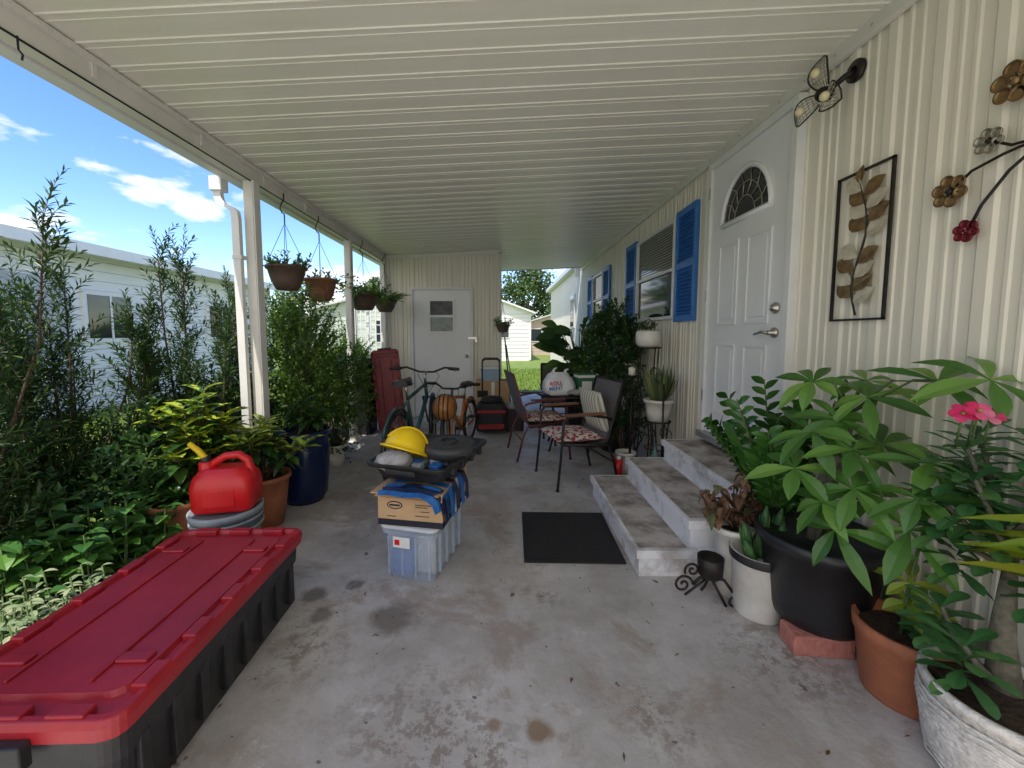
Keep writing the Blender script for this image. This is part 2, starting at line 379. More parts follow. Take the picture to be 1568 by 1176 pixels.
for i in range(13):
    y=YB+.3+i*.65; m.box((-1.864,y,2.51),(-1.855,y+.025,2.58),beamm)
m.tube([(-1.86,1.62,2.49),(-1.86,1.62,2.44),(-1.845,1.62,2.42),(-1.85,1.62,2.40)],.004,dark,6)
m.obj('beam_and_gutter',roof,.003)
def post(y):
    m=M(); m.box((-1.925,y-.04,0),(-1.845,y+.04,2.488),white)
    m.box((-1.918,y-.046,.0),(-1.852,y+.046,2.486),beamm)
    m.box((-1.96,y-.07,0),(-1.82,y+.07,.012),white); m.obj('carport_post',roof,.004)
for y in (3.08,4.95,6.35,8.3): post(y)
m=M(); m.box((-2.14,2.99,2.40),(-2.05,3.07,2.50),white)
m.loft([[(x+dx,y+dy,z) for dx,dy in ((-.028,-.02),(.028,-.02),(.028,.02),(-.028,.02))] for x,y,z in ((-2.10,3.03,2.47),(-2.10,3.03,2.38),(-2.095,3.03,2.345),(-2.07,3.02,2.31),(-2.00,3.01,2.275),(-1.965,3.0,2.25),(-1.95,2.99,2.20),(-1.945,2.99,.1))],white)
for z in (.6,1.9): m.box((-1.98,2.965,z),(-1.91,3.025,z+.03),beamm)
m.obj('downspout',roof,.003)
# ------------------------------------------------------------------ STORAGE SHED
shed=empty('storage_shed'); SY=6.48
m=M()
sidewall(m,'y',SY,-1.87,-.04,0,2.58,-1,siding,2.67)
sidewall(m,'x',-.04,SY,8.4,0,2.64,1,siding)
m.box((-1.86,SY+.02,0),(-.06,8.4,2.56),siding)
m.box((-1.90,SY-.03,0),(-1.86,SY+.02,2.56),beamm); m.box((-.06,SY-.03,0),(-.02,SY+.02,2.65),beamm)
m.add([(-1.88,SY-.03,2.54),(-.03,SY-.03,2.625),(-.03,SY-.03,2.69),(-1.88,SY-.03,2.60)],[(0,1,2,3)],beamm)
m.obj('shed_walls',shed)
m=M(); a,b=-1.44,-.52
for q in ((a-.04,a,0,2.10),(b,b+.04,0,2.10),(a,b,2.06,2.10)): m.box((q[0],SY-.045,q[2]),(q[1],SY,q[3]),white)
m.box((a+.004,SY-.03,.01),(b-.004,SY,2.056),doorw)
m.box((-1.20,SY-.048,1.36),(-.77,SY-.03,1.92),doorw)
m.box((-1.165,SY-.052,1.66),(-.805,SY-.049,1.88),mat('dark_pane',(.03,.03,.03),.35,(.10,.10,.10),9)); m.box((-1.165,SY-.052,1.40),(-.805,SY-.049,1.62),mat('frosted_pane',(.36,.40,.38),.3,(.2,.22,.2),7))
m.box((-1.165,SY-.056,1.625),(-.805,SY-.0525,1.655),doorw)
m.tube([(-.58,SY-.03,1.0),(-.58,SY-.09,1.0)],.012,chrome); m.sphere((-.58,SY-.1,1.0),.028,chrome,n=8)
m.box((-.56,SY-.055,1.27),(-.42,SY-.05,1.31),chrome); m.box((-.45,SY-.08,1.22),(-.41,SY-.056,1.27),chrome)
m.obj('shed_door',shed,.003)
# ------------------------------------------------------------------ STEPS, MAT
m=M()
for i,(x0,z) in enumerate(((.76,.16),(1.05,.32),(1.34,.48))):
    e=.02*i
    m.box((x0,2.13+e,0.001*i),(WX-.03+.001*i,3.28-e,z-.05),stepm)
    m.box((x0-.02,2.11+e,z-.049),(WX-.025+.001*i,3.30-e,z),stepm)
    m.box((x0+.0,2.14+e,z),(x0+.27+.08*(i==2),3.27-e,z+.003),treadm)
m.obj('concrete_entry_steps',None,.012)
m=M(); m.box((-.30,-.33,.002),(.30,.33,.012),rubber); m.box((-.28,-.31,.012),(.28,.31,.015),rubber); o=m.obj('door_mat',None,.003,(.435,2.58,0)); o.rotation_euler=(0,0,rad(-1.5))
# ------------------------------------------------------------------ big tote
def tote(name,X,w=.60,l=1.10,h=.38,lidm=redp):
    m=M()
    m.loft([rrect(w*.86,l*.92,.05,0),rrect(w*.90,l*.95,.05,h*.55),rrect(w*.93,l*.965,.05,h*.55+.01),rrect(w*.95,l*.975,.05,h-.06)],blackp,X=X)
    for k in range(8):
        y=-l*.40+k*l*.8/7
        for sx in (-1,1): m.box((sx*w*.45-.012,y-.018,.03),(sx*w*.45+.012,y+.018,h*.62),blackp,X=X)
    for k in range(4):
        x=-w*.3+k*w*.2
        for sy in (-1,1): m.box((x-.02,sy*l*.47-.01,.03),(x+.02,sy*l*.47+.01,h*.62),blackp,X=X)
    m.loft([rrect(w*.985,l*.985,.05,h-.075),rrect(w,l,.05,h-.07),rrect(w*1.02,l*1.01,.05,h-.03),rrect(w*1.0,l*.995,.05,h-.012),rrect(w*.93,l*.955,.04,h-.010),rrect(w*.90,l*.94,.04,h-.028)],lidm,X=X)
    m.loft([rrect(w*.82,l*.84,.05,h-.0285),rrect(w*.79,l*.825,.05,h-.014)],lidm,X=X,cap0=False)
    for x in (-.20,.20): m.box((x*w-.005,-l*.38,h-.015),(x*w+.005,l*.38,h-.006),lidm,X=X)
    for y in (-.30,.30):
        for s_ in (-1,1): m.box((s_*w*.30-w*.09,y*l-.02,h-.015),(s_*w*.30+w*.07,y*l+.02,h-.004),lidm,X=X)
    for k in range(5):
        y=-l*.36+k*l*.18
        for sx in (-1,1): m.box((sx*w*.455-.022,y-.045,h-.030),(sx*w*.455+.022,y+.045,h-.003),lidm,X=X)
    for k in range(3):
        x=-w*.27+k*w*.27
        for sy in (-1,1): m.box((x-.05,sy*l*.472-.02,h-.03),(x+.05,sy*l*.472+.02,h-.003),lidm,X=X)
    for sy in (-1,1): m.box((-.09,sy*l*.515-.015,h-.12),(.09,sy*l*.515+.015,h-.05),blackp,X=X)
    return m.obj(name,None,.006)
tote('storage_tote',XF(-1.305,1.45,0,rad(1.5)),.60,1.03,.375)
tote('storage_tote',Matrix.Translation((-1.66,5.75,.57))@Euler((0,rad(-5),0)).to_matrix().to_4x4()@Euler((0,0,rad(16))).to_matrix().to_4x4()@Euler((rad(87),0,0)).to_matrix().to_4x4(),.36,1.08,.42,mat('dark_red_plastic',(.26,.012,.022),.42,(.19,.01,.018),9))
# ------------------------------------------------------------------ gas can + pail
m=M(); x0,y0=-1.63,2.28
m.lathe([(0,0),(.145,0),(.155,.02),(.175,.30),(.185,.30),(.19,.335),(.178,.34),(.172,.325),(0,.325)],greyp,(x0,y0,0),32)
for z in (.22,.27): m.lathe([(.176,z),(.186,z+.004),(.186,z+.012),(.177,z+.016)],greyp,(x0,y0,0),32)
m.obj('plastic_pail')
m=M(); X=XF(x0+.01,y0,.342,rad(12))
secs=[]
for z,w,l,r in ((0,.30,.20,.04),(.02,.325,.225,.06),(.14,.33,.23,.06),(.19,.31,.21,.06),(.225,.26,.17,.06),(.24,.20,.12,.05)): secs.append(rrect(w,l,r,z,6))
m.loft(secs,redcan,X=X,sm=True)
m.tube([(-.09,0,.22),(-.06,0,.265),(.0,0,.30),(.07,0,.305),(.115,0,.27),(.13,0,.2),(.135,0,.15)],[.02,.022,.022,.022,.024,.026,.03],redcan,10,X)
m.lathe([(.04,0),(.04,.05),(.034,.055),(0,.055)],redcan,(-.10,0,.22),20,X)
m.tube([(-.10,0,.27),(-.11,0,.30)],.028,blackp,12,X)
m.tube([(-.105,0,.29),(-.14,0,.34),(-.185,.0,.385)],[.018,.017,.013],yellowp,10,X)
m.box((-.08,-.118,.04),(.08,-.114,.13),redcan,X)
m.obj('gas_can',None,.004)
# ------------------------------------------------------------------ pots helper
def pot(m,x,y,z,r0,r1,h,mt,rim=.012,rimh=.03,so=True,X=None,n=32):
    m.lathe([(0,0),(r0,0),(r0+(r1-r0)*.5,h*.45),(r1-.003,h-rimh),(r1+rim,h-rimh+.002),(r1+rim,h),(r1-.01,h),(r1-.015,h-.035)],mt,(x,y,z),n,X)
    if so: m.lathe([(r1-.012,h-.035),(r1*.5,h-.03),(0,h-.025)],soil,(x,y,z),n,X)
def shoot(m,p,d,L,n,ll,lw,mt,ang=60,sr=.0025,r=R,bend=.15,stm=stem,small=True,start=.1,curl=.3):
    p=V(p);d=V(d).normalized(); pts=[]; q=p.copy(); dd=d.copy(); K=4
    b=rdir(0,r)*bend
    for i in range(K+1):
        pts.append(q.copy()); q=q+dd*L/K; dd=(dd+b/K*2).normalized()
    m.tube(pts,[sr*(1-.6*i/K) for i in range(K+1)],stm,3)
    for i in range(n):
        t=start+(1-start)*i/max(1,n-1); f=t*K; k=min(int(f),K-1); c=pts[k].lerp(pts[k+1],f-k); ax=(pts[k+1]-pts[k]).normalized()
        a=i*2.4+r.uniform(-.3,.3)
        u=ax.cross(V((.3,.2,.9)));u.normalize(); w=ax.cross(u)
        A=rad(ang*(1-.45*t)+r.uniform(-12,12))
        ld=(ax*math.cos(A)+(u*math.cos(a)+w*math.sin(a))*math.sin(A)).normalized()
        l=ll*r.uniform(.75,1.1)*(1-.25*t)
        if small: m.sleaf(c,ld,(ax+V((0,0,.6))).normalized(),l,lw*r.uniform(.85,1.1),mt)
        else: m.leaf(c,ld,(ax+V((0,0,.8))).normalized(),l,lw*l/ll,mt,.22,curl)
# ------------------------------------------------------------------ hedge: podocarpus
def podocarpus(x,y,h,rx,ry,seed,dens=1.0,z0=.10):
    r=random.Random(seed); m=M()
    ns=int(7*dens)+2
    for i in range(ns):
        bx=x+r.uniform(-.4,.4)*rx; by=y+r.uniform(-.4,.4)*ry
        tx=x+r.uniform(-1,1)*rx; ty=y+r.uniform(-1,1)*ry
        hh=h*r.uniform(.50,1.0)
        P=[V((bx,by,-.04)),V((bx*.5+tx*.5,by*.5+ty*.5,hh*.35)),V((bx*.1+tx*.9,by*.1+ty*.9,hh*.7)),V((tx,ty,hh))]
        m.tube(P,[.011,.009,.006,.003],bark,5)
        nb=int(30*dens)
        for k in range(nb):
            t=z0+(1-z0)*((k+r.random())/nb); f=t*3; q=min(int(f),2); c=P[q].lerp(P[q+1],f-q)
            a=r.uniform(0,6.28); sp=(1-t)*.9+.40
            d=V((math.cos(a)*sp,math.sin(a)*sp,.6+.6*t+r.uniform(-.2,.2)))
            shoot(m,c,d,r.uniform(.15,.36)*(1.05-.35*t),18,.074,.0135,L_pod,62,.002,r,.35,bark)
        shoot(m,P[3],V((r.uniform(-.3,.3),r.uniform(-.3,.3),1)),r.uniform(.15,.34),22,.06,.010,L_pod,50,.002,r,.2,bark)
    m.obj('podocarpus_bush')
podocarpus(-2.52,1.74,2.05,.40,.34,1,1.45)
podocarpus(-2.62,2.42,2.05,.34,.34,3,1.40)
podocarpus(-2.45,3.05,1.95,.32,.34,4,1.40)
podocarpus(-2.45,3.85,1.85,.32,.38,5,1.25)
podocarpus(-2.6,5.4,1.7,.3,.5,6,1.0)
def shrub(name,x,y,z0,z1,rx,ry,n,seed,mt,ll=.05,lw=.024,base=True,sl=.18,nl=12):
    r=random.Random(seed); m=M()
    cz_=(z0+z1)/2; hz=(z1-z0)/2
    for i in range(n):
        d=rdir(0,r); q=r.uniform(.25,1)**.5
        lump=.82+.25*math.sin(d.x*5+seed)+.12*math.sin(d.z*7+seed*2)
        c=V((x+d.x*rx*q*lump,y+d.y*ry*q*lump,cz_+d.z*hz*q*lump))
        dd=(d+V((0,0,.8))+rdir(0,r)*.5)
        shoot(m,c,dd,sl*r.uniform(.6,1.3),nl,ll,lw,mt,60,.002,r,.3,bark)
    if base:
        for i in range(6):
            m.tube([V((x+r.uniform(-.06,.06),y+r.uniform(-.06,.06),-.03)),V((x+r.uniform(-.15,.15),y+r.uniform(-.15,.15),z0)),V((x+r.uniform(-.5,.5)*rx,y+r.uniform(-.5,.5)*ry,cz_+hz*.4))],[.014,.011,.004],bark,5)
    m.obj(name)
shrub('leafy_shrub',-1.95,3.72,.30,1.72,.36,.42,600,11,L_shrub,.055,.027)
shrub('leafy_shrub',-1.86,4.5,.2,1.25,.34,.40,380,12,L_shrub,.055,.027)
shrub('leafy_shrub',-2.35,2.75,.0,.80,.32,.5,260,13,L_dark,.08,.035)
shrub('leafy_shrub',-2.45,3.5,.0,.95,.32,.5,240,14,L_dark,.08,.035)
shrub('leafy_shrub',-2.2,5.6,.1,1.5,.3,.6,260,15,L_shrub)
shrub('leafy_shrub',-2.75,2.0,.0,.75,.35,.45,200,16,L_dark,.08,.035)
def rosettes(name,x0,x1,y0,y1,n,seed,mt,L,W,h0,h1):
    r=random.Random(seed); m=M()
    for i in range(n):
        x=r.uniform(x0,x1); y=r.uniform(y0,y1); h=r.uniform(h0,h1)
        b=V((x+r.uniform(-.05,.05),y+r.uniform(-.05,.05),-.03)); t=V((x,y,h))
        m.tube([b,b.lerp(t,.5)+V((.01,0,0)),t],[.004,.004,.003],stem,5)
        for k in range(9):
            a=k*2.4+r.random(); e=r.uniform(.0,.6)
            q=t-V((0,0,k*.022)); m.leaf(q,V((math.cos(a),math.sin(a),e)),V((0,0,1)),L*r.uniform(.7,1.15),W*r.uniform(.8,1.1),mt,.2,.4)
    m.obj(name)
rosettes('groundcover_plant',-2.75,-2.02,1.62,2.30,58,21,L_low,.10,.075,.15,.50)
rosettes('groundcover_plant',-2.40,-1.90,2.05,2.45,26,23,L_low,.09,.06,.15,.38)
rosettes('succulent_plant',-2.2,-1.72,1.22,1.75,80,22,leafmat('succulent_leaf',(.14,.21,.10),(.26,.33,.18),(.36,.37,.23),.5,.1),.05,.022,.18,.33)
m=M(); pot(m,-2.06,2.46,0,.14,.18,.32,terra); rr=random.Random(2)
for k in range(46):
    a=k*2.4; m.leaf(V((-2.06,2.46,.29)),V((math.cos(a),math.sin(a),rr.uniform(.5,2))),V((0,0,1)),rr.uniform(.2,.36),.028,L_low,.2,.6)
m.obj('potted_fern',None)
# ------------------------------------------------------------------ crotons
def croton(name,x,y,z,n,seed,L=.17,W=.055,h=.35,sp=.28,mt=L_crot,potf=None):
    r=random.Random(seed); m=M()
    if potf: potf(m)
    for i in range(n):
        a=r.uniform(0,6.28); q=r.uniform(.1,1)
        t=V((x+math.cos(a)*sp*q,y+math.sin(a)*sp*q,z+h*r.uniform(.4,1)*(1.1-.3*q)))
        b=V((x+math.cos(a)*.04,y+math.sin(a)*.04,z))
        m.tube([b,b.lerp(t,.5)+V((0,0,.03)),t],[.007,.006,.004],bark,5)
        for k in range(14):
            aa=k*2.4+r.random(); e=.9-k*.09
            c=t.lerp(b,k*.035)
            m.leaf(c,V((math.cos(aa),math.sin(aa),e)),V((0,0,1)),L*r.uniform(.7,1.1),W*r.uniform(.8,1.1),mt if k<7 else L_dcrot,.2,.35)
    m.obj(name)
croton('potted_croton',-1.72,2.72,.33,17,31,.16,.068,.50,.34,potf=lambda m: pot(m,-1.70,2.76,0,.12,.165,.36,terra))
def bpot(m):
    m.lathe([(0,0),(.14,0),(.15,.03),(.17,.06),(.19,.30),(.195,.45),(.18,.52),(.205,.55),(.205,.58),(.18,.58),(.17,.54)],bluepot,(-1.62,3.18,0),36)
    m.lathe([(.172,.545),(0,.55)],soil,(-1.62,3.18,0),24)
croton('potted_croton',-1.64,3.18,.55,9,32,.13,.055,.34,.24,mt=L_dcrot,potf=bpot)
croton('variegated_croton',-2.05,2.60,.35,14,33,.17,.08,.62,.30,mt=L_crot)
m=M(); pot(m,-1.74,4.05,0,.09,.12,.22,whitepot); r=random.Random(3)
for i in range(50):
    d=rdir(.6,r); shoot(m,V((-1.74,4.05,.2)),d,.22,10,.05,.022,L_dark,60,.002,r)
m.obj('potted_shrub')
m=M(); m.loft([rrect(.38,.36,.04,0,cx=-1.98,cy=5.45),rrect(.42,.40,.04,.95,cx=-1.98,cy=5.45)],blackp); m.loft([rrect(.46,.44,.05,.951,cx=-1.98,cy=5.45),rrect(.46,.44,.05,1.0,cx=-1.98,cy=5.45),rrect(.40,.38,.05,1.03,cx=-1.98,cy=5.45)],blackp)
m.obj('trash_can',None,.005)
# ------------------------------------------------------------------ hanging baskets
def basket(name,y,zt,r,h,mt,seed,x=-1.86,hook=2.49,n=40,kind=0):
    rr=random.Random(seed); m=M()
    m.lathe([(0,0),(r*.55,0),(r*.8,h*.4),(r*.97,h*.9),(r*1.06,h*.9),(r*1.06,h),(r*.95,h),(r*.9,h-.02),(0,h-.03)],mt,(x,y,zt-h),28)
    hk=V((x,y,hook))
    m.tube([hk+V((0,0,.05)),hk,hk-V((.02,0,.03)),hk-V((.035,0,.07)),hk-V((.02,0,.11)),hk-V((0,0,.12))],.005,dark,6)
    top=hk-V((0,0,.12)); m.tube([top,top-V((0,0,.08))],.006,bluetape if kind==0 else dark,6)
    for k in range(4):
        a=.4+k*math.pi/2; m.tube([top-V((0,0,.08)),V((x+r*math.cos(a),y+r*math.sin(a),zt))],.0022,bluetape if kind==0 else iron,4)
    c=V((x,y,zt-.02))
    for i in range(n):
        a=rr.uniform(0,6.28); q=rr.uniform(0,r*.9)
        p=c+V((math.cos(a)*q,math.sin(a)*q,0))
        if kind==1:
            d=V((math.cos(a),math.sin(a),rr.uniform(-.2,.8)))
            L=rr.uniform(.12,.3); shoot(m,p,d,L,9,.06,.03,L_shrub,60,.002,rr,.9)
        elif kind==2:
            m.leaf(p,V((math.cos(a)*.8,math.sin(a)*.8,rr.uniform(.3,1.2))),V((0,0,1)),rr.uniform(.18,.42),.055,L_low,.3,.5)
        else:
            shoot(m,p,V((math.cos(a)*.7,math.sin(a)*.7,rr.uniform(.2,1))),rr.uniform(.06,.17),9,.05,.022,L_shrub,60,.002,rr,.5)
    m.obj(name)
bpm=mat('brown_pot',(.14,.09,.07),.6,(.09,.06,.045),8)
basket('hanging_flower_basket',3.48,1.93,.155,.20,bpm,41,n=45)
basket('hanging_flower_basket',4.12,1.91,.155,.22,mat('coir_pot',(.32,.15,.08),.8,(.2,.09,.05),12,bump=.4),42,kind=1,n=16)
basket('hanging_flower_basket',5.15,1.86,.19,.20,bpm,43,kind=1,n=90,x=-1.78)
basket('hanging_flower_basket',5.95,1.84,.16,.16,bpm,44,kind=2,n=50,x=-1.74)
basket('hanging_flower_basket',6.25,1.50,.11,.12,bpm,45,x=.0,hook=1.95,kind=0,n=24)
m=M(); m.tube([(-.03,6.44,1.95),(-.02,6.35,2.05),(0,6.27,2.05),(0,6.25,2.0)],.005,iron,6); m.obj('plant_hook')
# ------------------------------------------------------------------ STACK
binm=mat('clear_bin',(.62,.74,.90),.14,(.50,.62,.80),4,alpha=.36,spec=.7)
SX,SYc=-.455,2.31; A=rad(-14)
m=M(); X=XF(SX,SYc,0,A)
m.loft([rrect(.27,.44,.04,0),rrect(.30,.48,.04,.27),rrect(.33,.51,.045,.27),rrect(.335,.515,.045,.30)],binm,X=X)
m.loft([rrect(.34,.52,.045,.301),rrect(.34,.52,.045,.318),rrect(.31,.49,.045,.322)],mat('bin_lid',(.62,.66,.70),.35),X=X)
m.box((-.12,-.20,.01),(.0,.0,.17),mat('blue_content',(.03,.10,.36),.5,(.1,.2,.5),20),X=X); m.box((.01,-.15,.01),(.12,.2,.22),mat('pale_content',(.6,.6,.56),.6,(.4,.4,.38),15),X=X); m.box((-.11,.02,.01),(-.01,.2,.14),card,X=X)
for x in (-.12,-.04,.04,.12): m.box((x-.004,-.240,.03),(x+.004,-.224,.25),binm,X=X)
m.box((-.09,-.244,.19),(.01,-.240,.25),white,X=X); m.box((-.08,-.2455,.205),(-.05,-.2442,.235),redcan,X=X)
for y in (-.15,-.05,.05,.15):
    m.box((.140,y-.006,.03),(.153,y+.006,.26),binm,X=X)
m.obj('clear_storage_bin',None,.004)
m=M(); X=XF(SX+.0,SYc-.015,.3225,A+rad(4)); w,l,h=.365,.48,.19
m.box((-w/2,-l/2,0),(w/2,l/2,h),card,X)
m.box((-w/2-.001,-l/2-.001,.001),(w/2+.001,l/2+.001,.035),navy,X)
m.box((-w/2-.02,-l/2-.04,h-.002),(w/2-.01,-l/2+.16,h+.004),card,X)
m.add([(-w/2,-l/2-.002,h),(w/2,-l/2-.002,h),(w/2+.01,-l/2-.035,h-.03),(-w/2-.0,-l/2-.035,h-.02)],[(0,1,2,3)],card,X=X)
e=[(-.085+.045*math.cos(t*.3142),-l/2-.002,.115+.022*math.sin(t*.3142)) for t in range(20)]; m.add(e,[tuple(range(20))],navy,X=X)
e=[(-.085+.038*math.cos(t*.3142),-l/2-.0025,.115+.016*math.sin(t*.3142)) for t in range(20)]; m.add(e,[tuple(range(20))],card,X=X)
m.box((-.115,-l/2-.0035,.110),(-.055,-l/2-.003,.120),navy,X)
for i,(x,z,ww) in enumerate(((.03,.12,.09),(.03,.108,.07),(.03,.06,.08),(-.13,.05,.05),(.06,.085,.05))): m.box((x,-l/2-.0015,z),(x+ww,-l/2-.0005,z+.004),navy,X)
m.box((w/2,-l/2+.06,.045),(w/2+.002,l/2-.06,h-.01),bluetape,X); m.box((w/2,-.02,.0),(w/2+.003,.05,h),white,X)
m.obj('cardboard_box',None,.002)
m=M(); X=XF(SX+.0,SYc-.10,.505,A)
r=random.Random(5)
dtarp=mat('dark_tarp',(.02,.03,.08),.5)
for k in range(5):
    a=r.uniform(-.2,.2)
    m.loft([[(x0,-.15+k*.08+a*.1,z),(x0,-.10+k*.08+a*.1,z),(x0+.002,-.10+k*.08+a*.1,z),(x0+.002,-.15+k*.08+a*.1,z)] for x0,z in ((-.16,.012),(0,.035),(.165,.012),(.19,-.05),(.195,-.15))],bluetape if k%2 else dtarp,X=X)
for k in range(3):
    m.loft([[(x0+.02*math.sin(x0*30+k),-.24+.05*k,z),(x0,-.21+.05*k,z+.014),(x0,-.19+.05*k,z+.008),(x0,-.19+.05*k,z)] for x0,z in ((-.16,.010),(-.08,.018),(0,.012),(.08,.02),(.15,.008),(.18,-.02),(.19,-.06-.03*k))],(bluetape,dtarp,bluetape)[k],X=X)
m.obj('blue_tarp_bundle')
m=M(); X=XF(SX+.02,SYc+.09,.55,A-rad(4))
m.loft([rrect(.38,.56,.05,0),rrect(.43,.62,.05,.07),rrect(.49,.68,.06,.072),rrect(.50,.69,.06,.095),rrect(.47,.66,.06,.095),rrect(.41,.60,.05,.075),rrect(.36,.55,.05,.02)],blackp,X=X)
for sy in (-1,1): m.box((-.09,sy*.345-.02,.055),(.09,sy*.345+.02,.08),blackp,X)
for k in range(4):
    y=-.2+k*.13; m.box((.222,y-.015,.03),(.248,y+.015,.09),blackp,X)
m.box((-.12,-.20,.02),(.02,.10,.06),greyp,X); 
for k in range(8):
    q=V((r.uniform(-.15,.15),r.uniform(-.22,.22),.05)); m.box((q.x-.03,q.y-.02,.03),(q.x+.03,q.y+.02,.075),r.choice([greyp,bluetape,iron]),X)
m.obj('black_tray',None,.004)
m=M(); X=XF(SX-.12,SYc+.0,.675,rad(20),rad(-16),rad(22),.88)
pr=[(.150,-.02),(.155,-.012),(.128,0)]+[(.128*math.cos(t),.14*math.sin(t)) for t in [rad(k*9) for k in range(0,11)]]
m.lathe(pr,yellowp,n=40,X=X,sx=1.12,sy=.95)
for off in (-.035,0,.035):
    m.tube([(.135*1.06*math.cos(t),off,.142*math.sin(t)) for t in [rad(20+k*14) for k in range(11)]],.007,yellowp,6,X)
m.loft([[(.11,-.10,.0),(.11,.10,.0),(.20,.06,-.018),(.20,-.06,-.018)],[(.11,-.10,-.006),(.11,.10,-.006),(.20,.06,-.024),(.20,-.06,-.024)]],yellowp,X=X)
m.obj('hard_hat')
m=M(); m.sphere((SX-.16,SYc-.10,.635),.11,cloth,sc=(.95,.9,.55),noise=.045,seed=3,n=24); m.obj('cloth_bag')
m=M(); X=XF(SX+.13,SYc+.06,.615,0,rad(4)); m.lathe([(0,0),(.10,0),(.145,.02),(.155,.05),(.155,.075),(.14,.09),(.12,.083),(.10,.09),(0,.092)],mat('charcoal_plastic',(.045,.047,.05),.5),n=32,X=X)
m.tube([(.05*math.cos(k*.628),.05*math.sin(k*.628),.095) for k in range(10)],.006,blackp,6,X,closed=True); m.obj('round_plastic_lid',None)
# ------------------------------------------------------------------ bicycles
def bike(name,loc,rz,wr,fm,sc=1.0):
    m=M(); X=XF(loc[0],loc[1],0,rz,0,0,1)
    wb=1.05*sc; r=wr
    tire=blackp
    for yc_,st in ((0,0),(wb,rad(12))):
        W=X@Matrix.Translation((0,yc_,r))@Euler((0,0,st)).to_matrix().to_4x4()
        m.tube([(0,(r-.022)*math.cos(k*2*math.pi/32),(r-.022)*math.sin(k*2*math.pi/32)) for k in range(32)],.023,tire,8,W,True)
        m.tube([(0,(r-.05)*math.cos(k*2*math.pi/32),(r-.05)*math.sin(k*2*math.pi/32)) for k in range(32)],.010,chrome,6,W,True)
        m.tube([(-.04,0,0),(.04,0,0)],.02,chrome,8,W)
        for k in range(20):
            a=k*2*math.pi/20; m.tube([(.02*(-1)**k,0,0),(0,(r-.05)*math.cos(a),(r-.05)*math.sin(a))],.0012,chrome,4,W)
    bb=(0,.43*sc,.27*sc*1.05); st=(0,.26*sc,.66*sc+.04); hd=(0,.80*sc,.74*sc+.03); hb=(0,.84*sc,.60*sc+.03)
    for a,b,q in ((bb,st,.017),(st,hd,.018),(bb,hb,.022),(hd,hb,.02)): m.tube([a,b],q,fm,10,X)
    for sx in (-.055,.055):
        m.tube([(sx,0,r),(sx*.4,.40*sc,bb[2])],.009,fm,6,X); m.tube([(sx,0,r),(sx*.3,st[1],st[2]-.03)],.008,fm,6,X)
        m.tube([(sx,wb,r),(sx,hb[1]+.04,hb[2]+.0),(0,hb[1],hb[2])],[.010,.014,.014],fm,8,X)
    sp=(0,st[1]-.04*sc,st[2]+.14*sc); m.tube([st,sp],.012,chrome,8,X)
    m.loft([[(x*w,sp[1]+yy,sp[2]+z) for x,z in ((-1,0.005),(-.75,.04),(0,.055),(.75,.04),(1,.005),(.5,-.01),(-.5,-.01))] for yy,w in ((-.14,.07),(-.10,.10),(-.02,.08),(.06,.035),(.13,.02))],blackp,X=X,sm=True)
    sm_=(0,hd[1]-.015,hd[2]+.10*sc); m.tube([hd,sm_,(0,sm_[1]+.07,sm_[2]+.02)],.014,chrome,8,X)
    c=(sm_[1]+.07,sm_[2]+.02); hw=.34*sc+.02
    m.tube([(-hw,c[0]-.10,c[1]+.04),(-hw*.55,c[0]-.03,c[1]+.05),(-.08,c[0],c[1]),(.08,c[0],c[1]),(hw*.55,c[0]-.03,c[1]+.05),(hw,c[0]-.10,c[1]+.04)],.011,iron,8,X)
    for s_ in (-1,1):
        m.tube([(s_*hw,c[0]-.10,c[1]+.04),(s_*(hw-.12),c[0]-.065,c[1]+.045)],.017,blackp,10,X)
        m.tube([(s_*(hw-.13),c[0]-.05,c[1]+.04),(s_*(hw-.05),c[0]+.0,c[1]+.01)],.005,chrome,6,X)
        m.tube([(s_*.1,c[0],c[1]+.01),(s_*.12,c[0]+.08,c[1]-.05),(0,c[0]+.04,c[1]-.25)],.003,blackp,5,X)
    W=X@Matrix.Translation(bb)
    m.tube([(.04,.09*math.cos(k*.4),.09*math.sin(k*.4)) for k in range(16)],.006,iron,6,W,True)
    m.tube([(-.06,0,0),(.06,0,0)],.02,iron,8,W); m.tube([(.06,0,0),(.07,.10,-.13)],.01,chrome,6,W); m.tube([(-.06,0,0),(-.07,-.10,.13)],.01,chrome,6,W)
    m.box((.07,.06,-.15),(.15,.13,-.125),blackp,W); m.box((-.15,-.13,.12),(-.07,-.06,.145),blackp,W)
    m.tube([(.045,.43*sc,bb[2]+.09),(.045,0,r+.035),(.045,-.03,r),(.045,0,r-.035),(.045,.43*sc,bb[2]-.09)],.004,iron,5,X,True)
    m.tube([(0,(r+.02)*math.cos(t),r+(r+.02)*math.sin(t)) for t in [rad(30+k*15) for k in range(9)]],.014,fm,6,X)
    return m.obj(name)
bike('bicycle',(-.93,3.45),rad(-6),.34,mat('green_frame',(.03,.10,.09),.3,(.02,.07,.07),9),1.06)
bike('bicycle',(-.42,5.0),rad(168),.27,mat('orange_frame',(.55,.17,.02),.35),.85)
m=M(); X=XF(-.60,4.05,.60,0,rad(70)); om=mat('orange_helmet',(.45,.19,.05),.35,(.34,.13,.03),6)
m.lathe([(.125,-.01),(.13,0)]+[(.12*math.cos(rad(k*9)),.11*math.sin(rad(k*9))) for k in range(1,11)],om,n=32,X=X,sx=.95,sy=1.1)
for o_ in (-.045,0,.045): m.tube([(o_,.132*math.cos(t),.112*math.sin(t)) for t in [rad(15+k*15) for k in range(11)]],.006,blackp,6,X)
m.tube([(.125*math.cos(k*.3927),.138*math.sin(k*.3927),0) for k in range(16)],.008,blackp,6,X,True)
m.obj('bike_helmet')
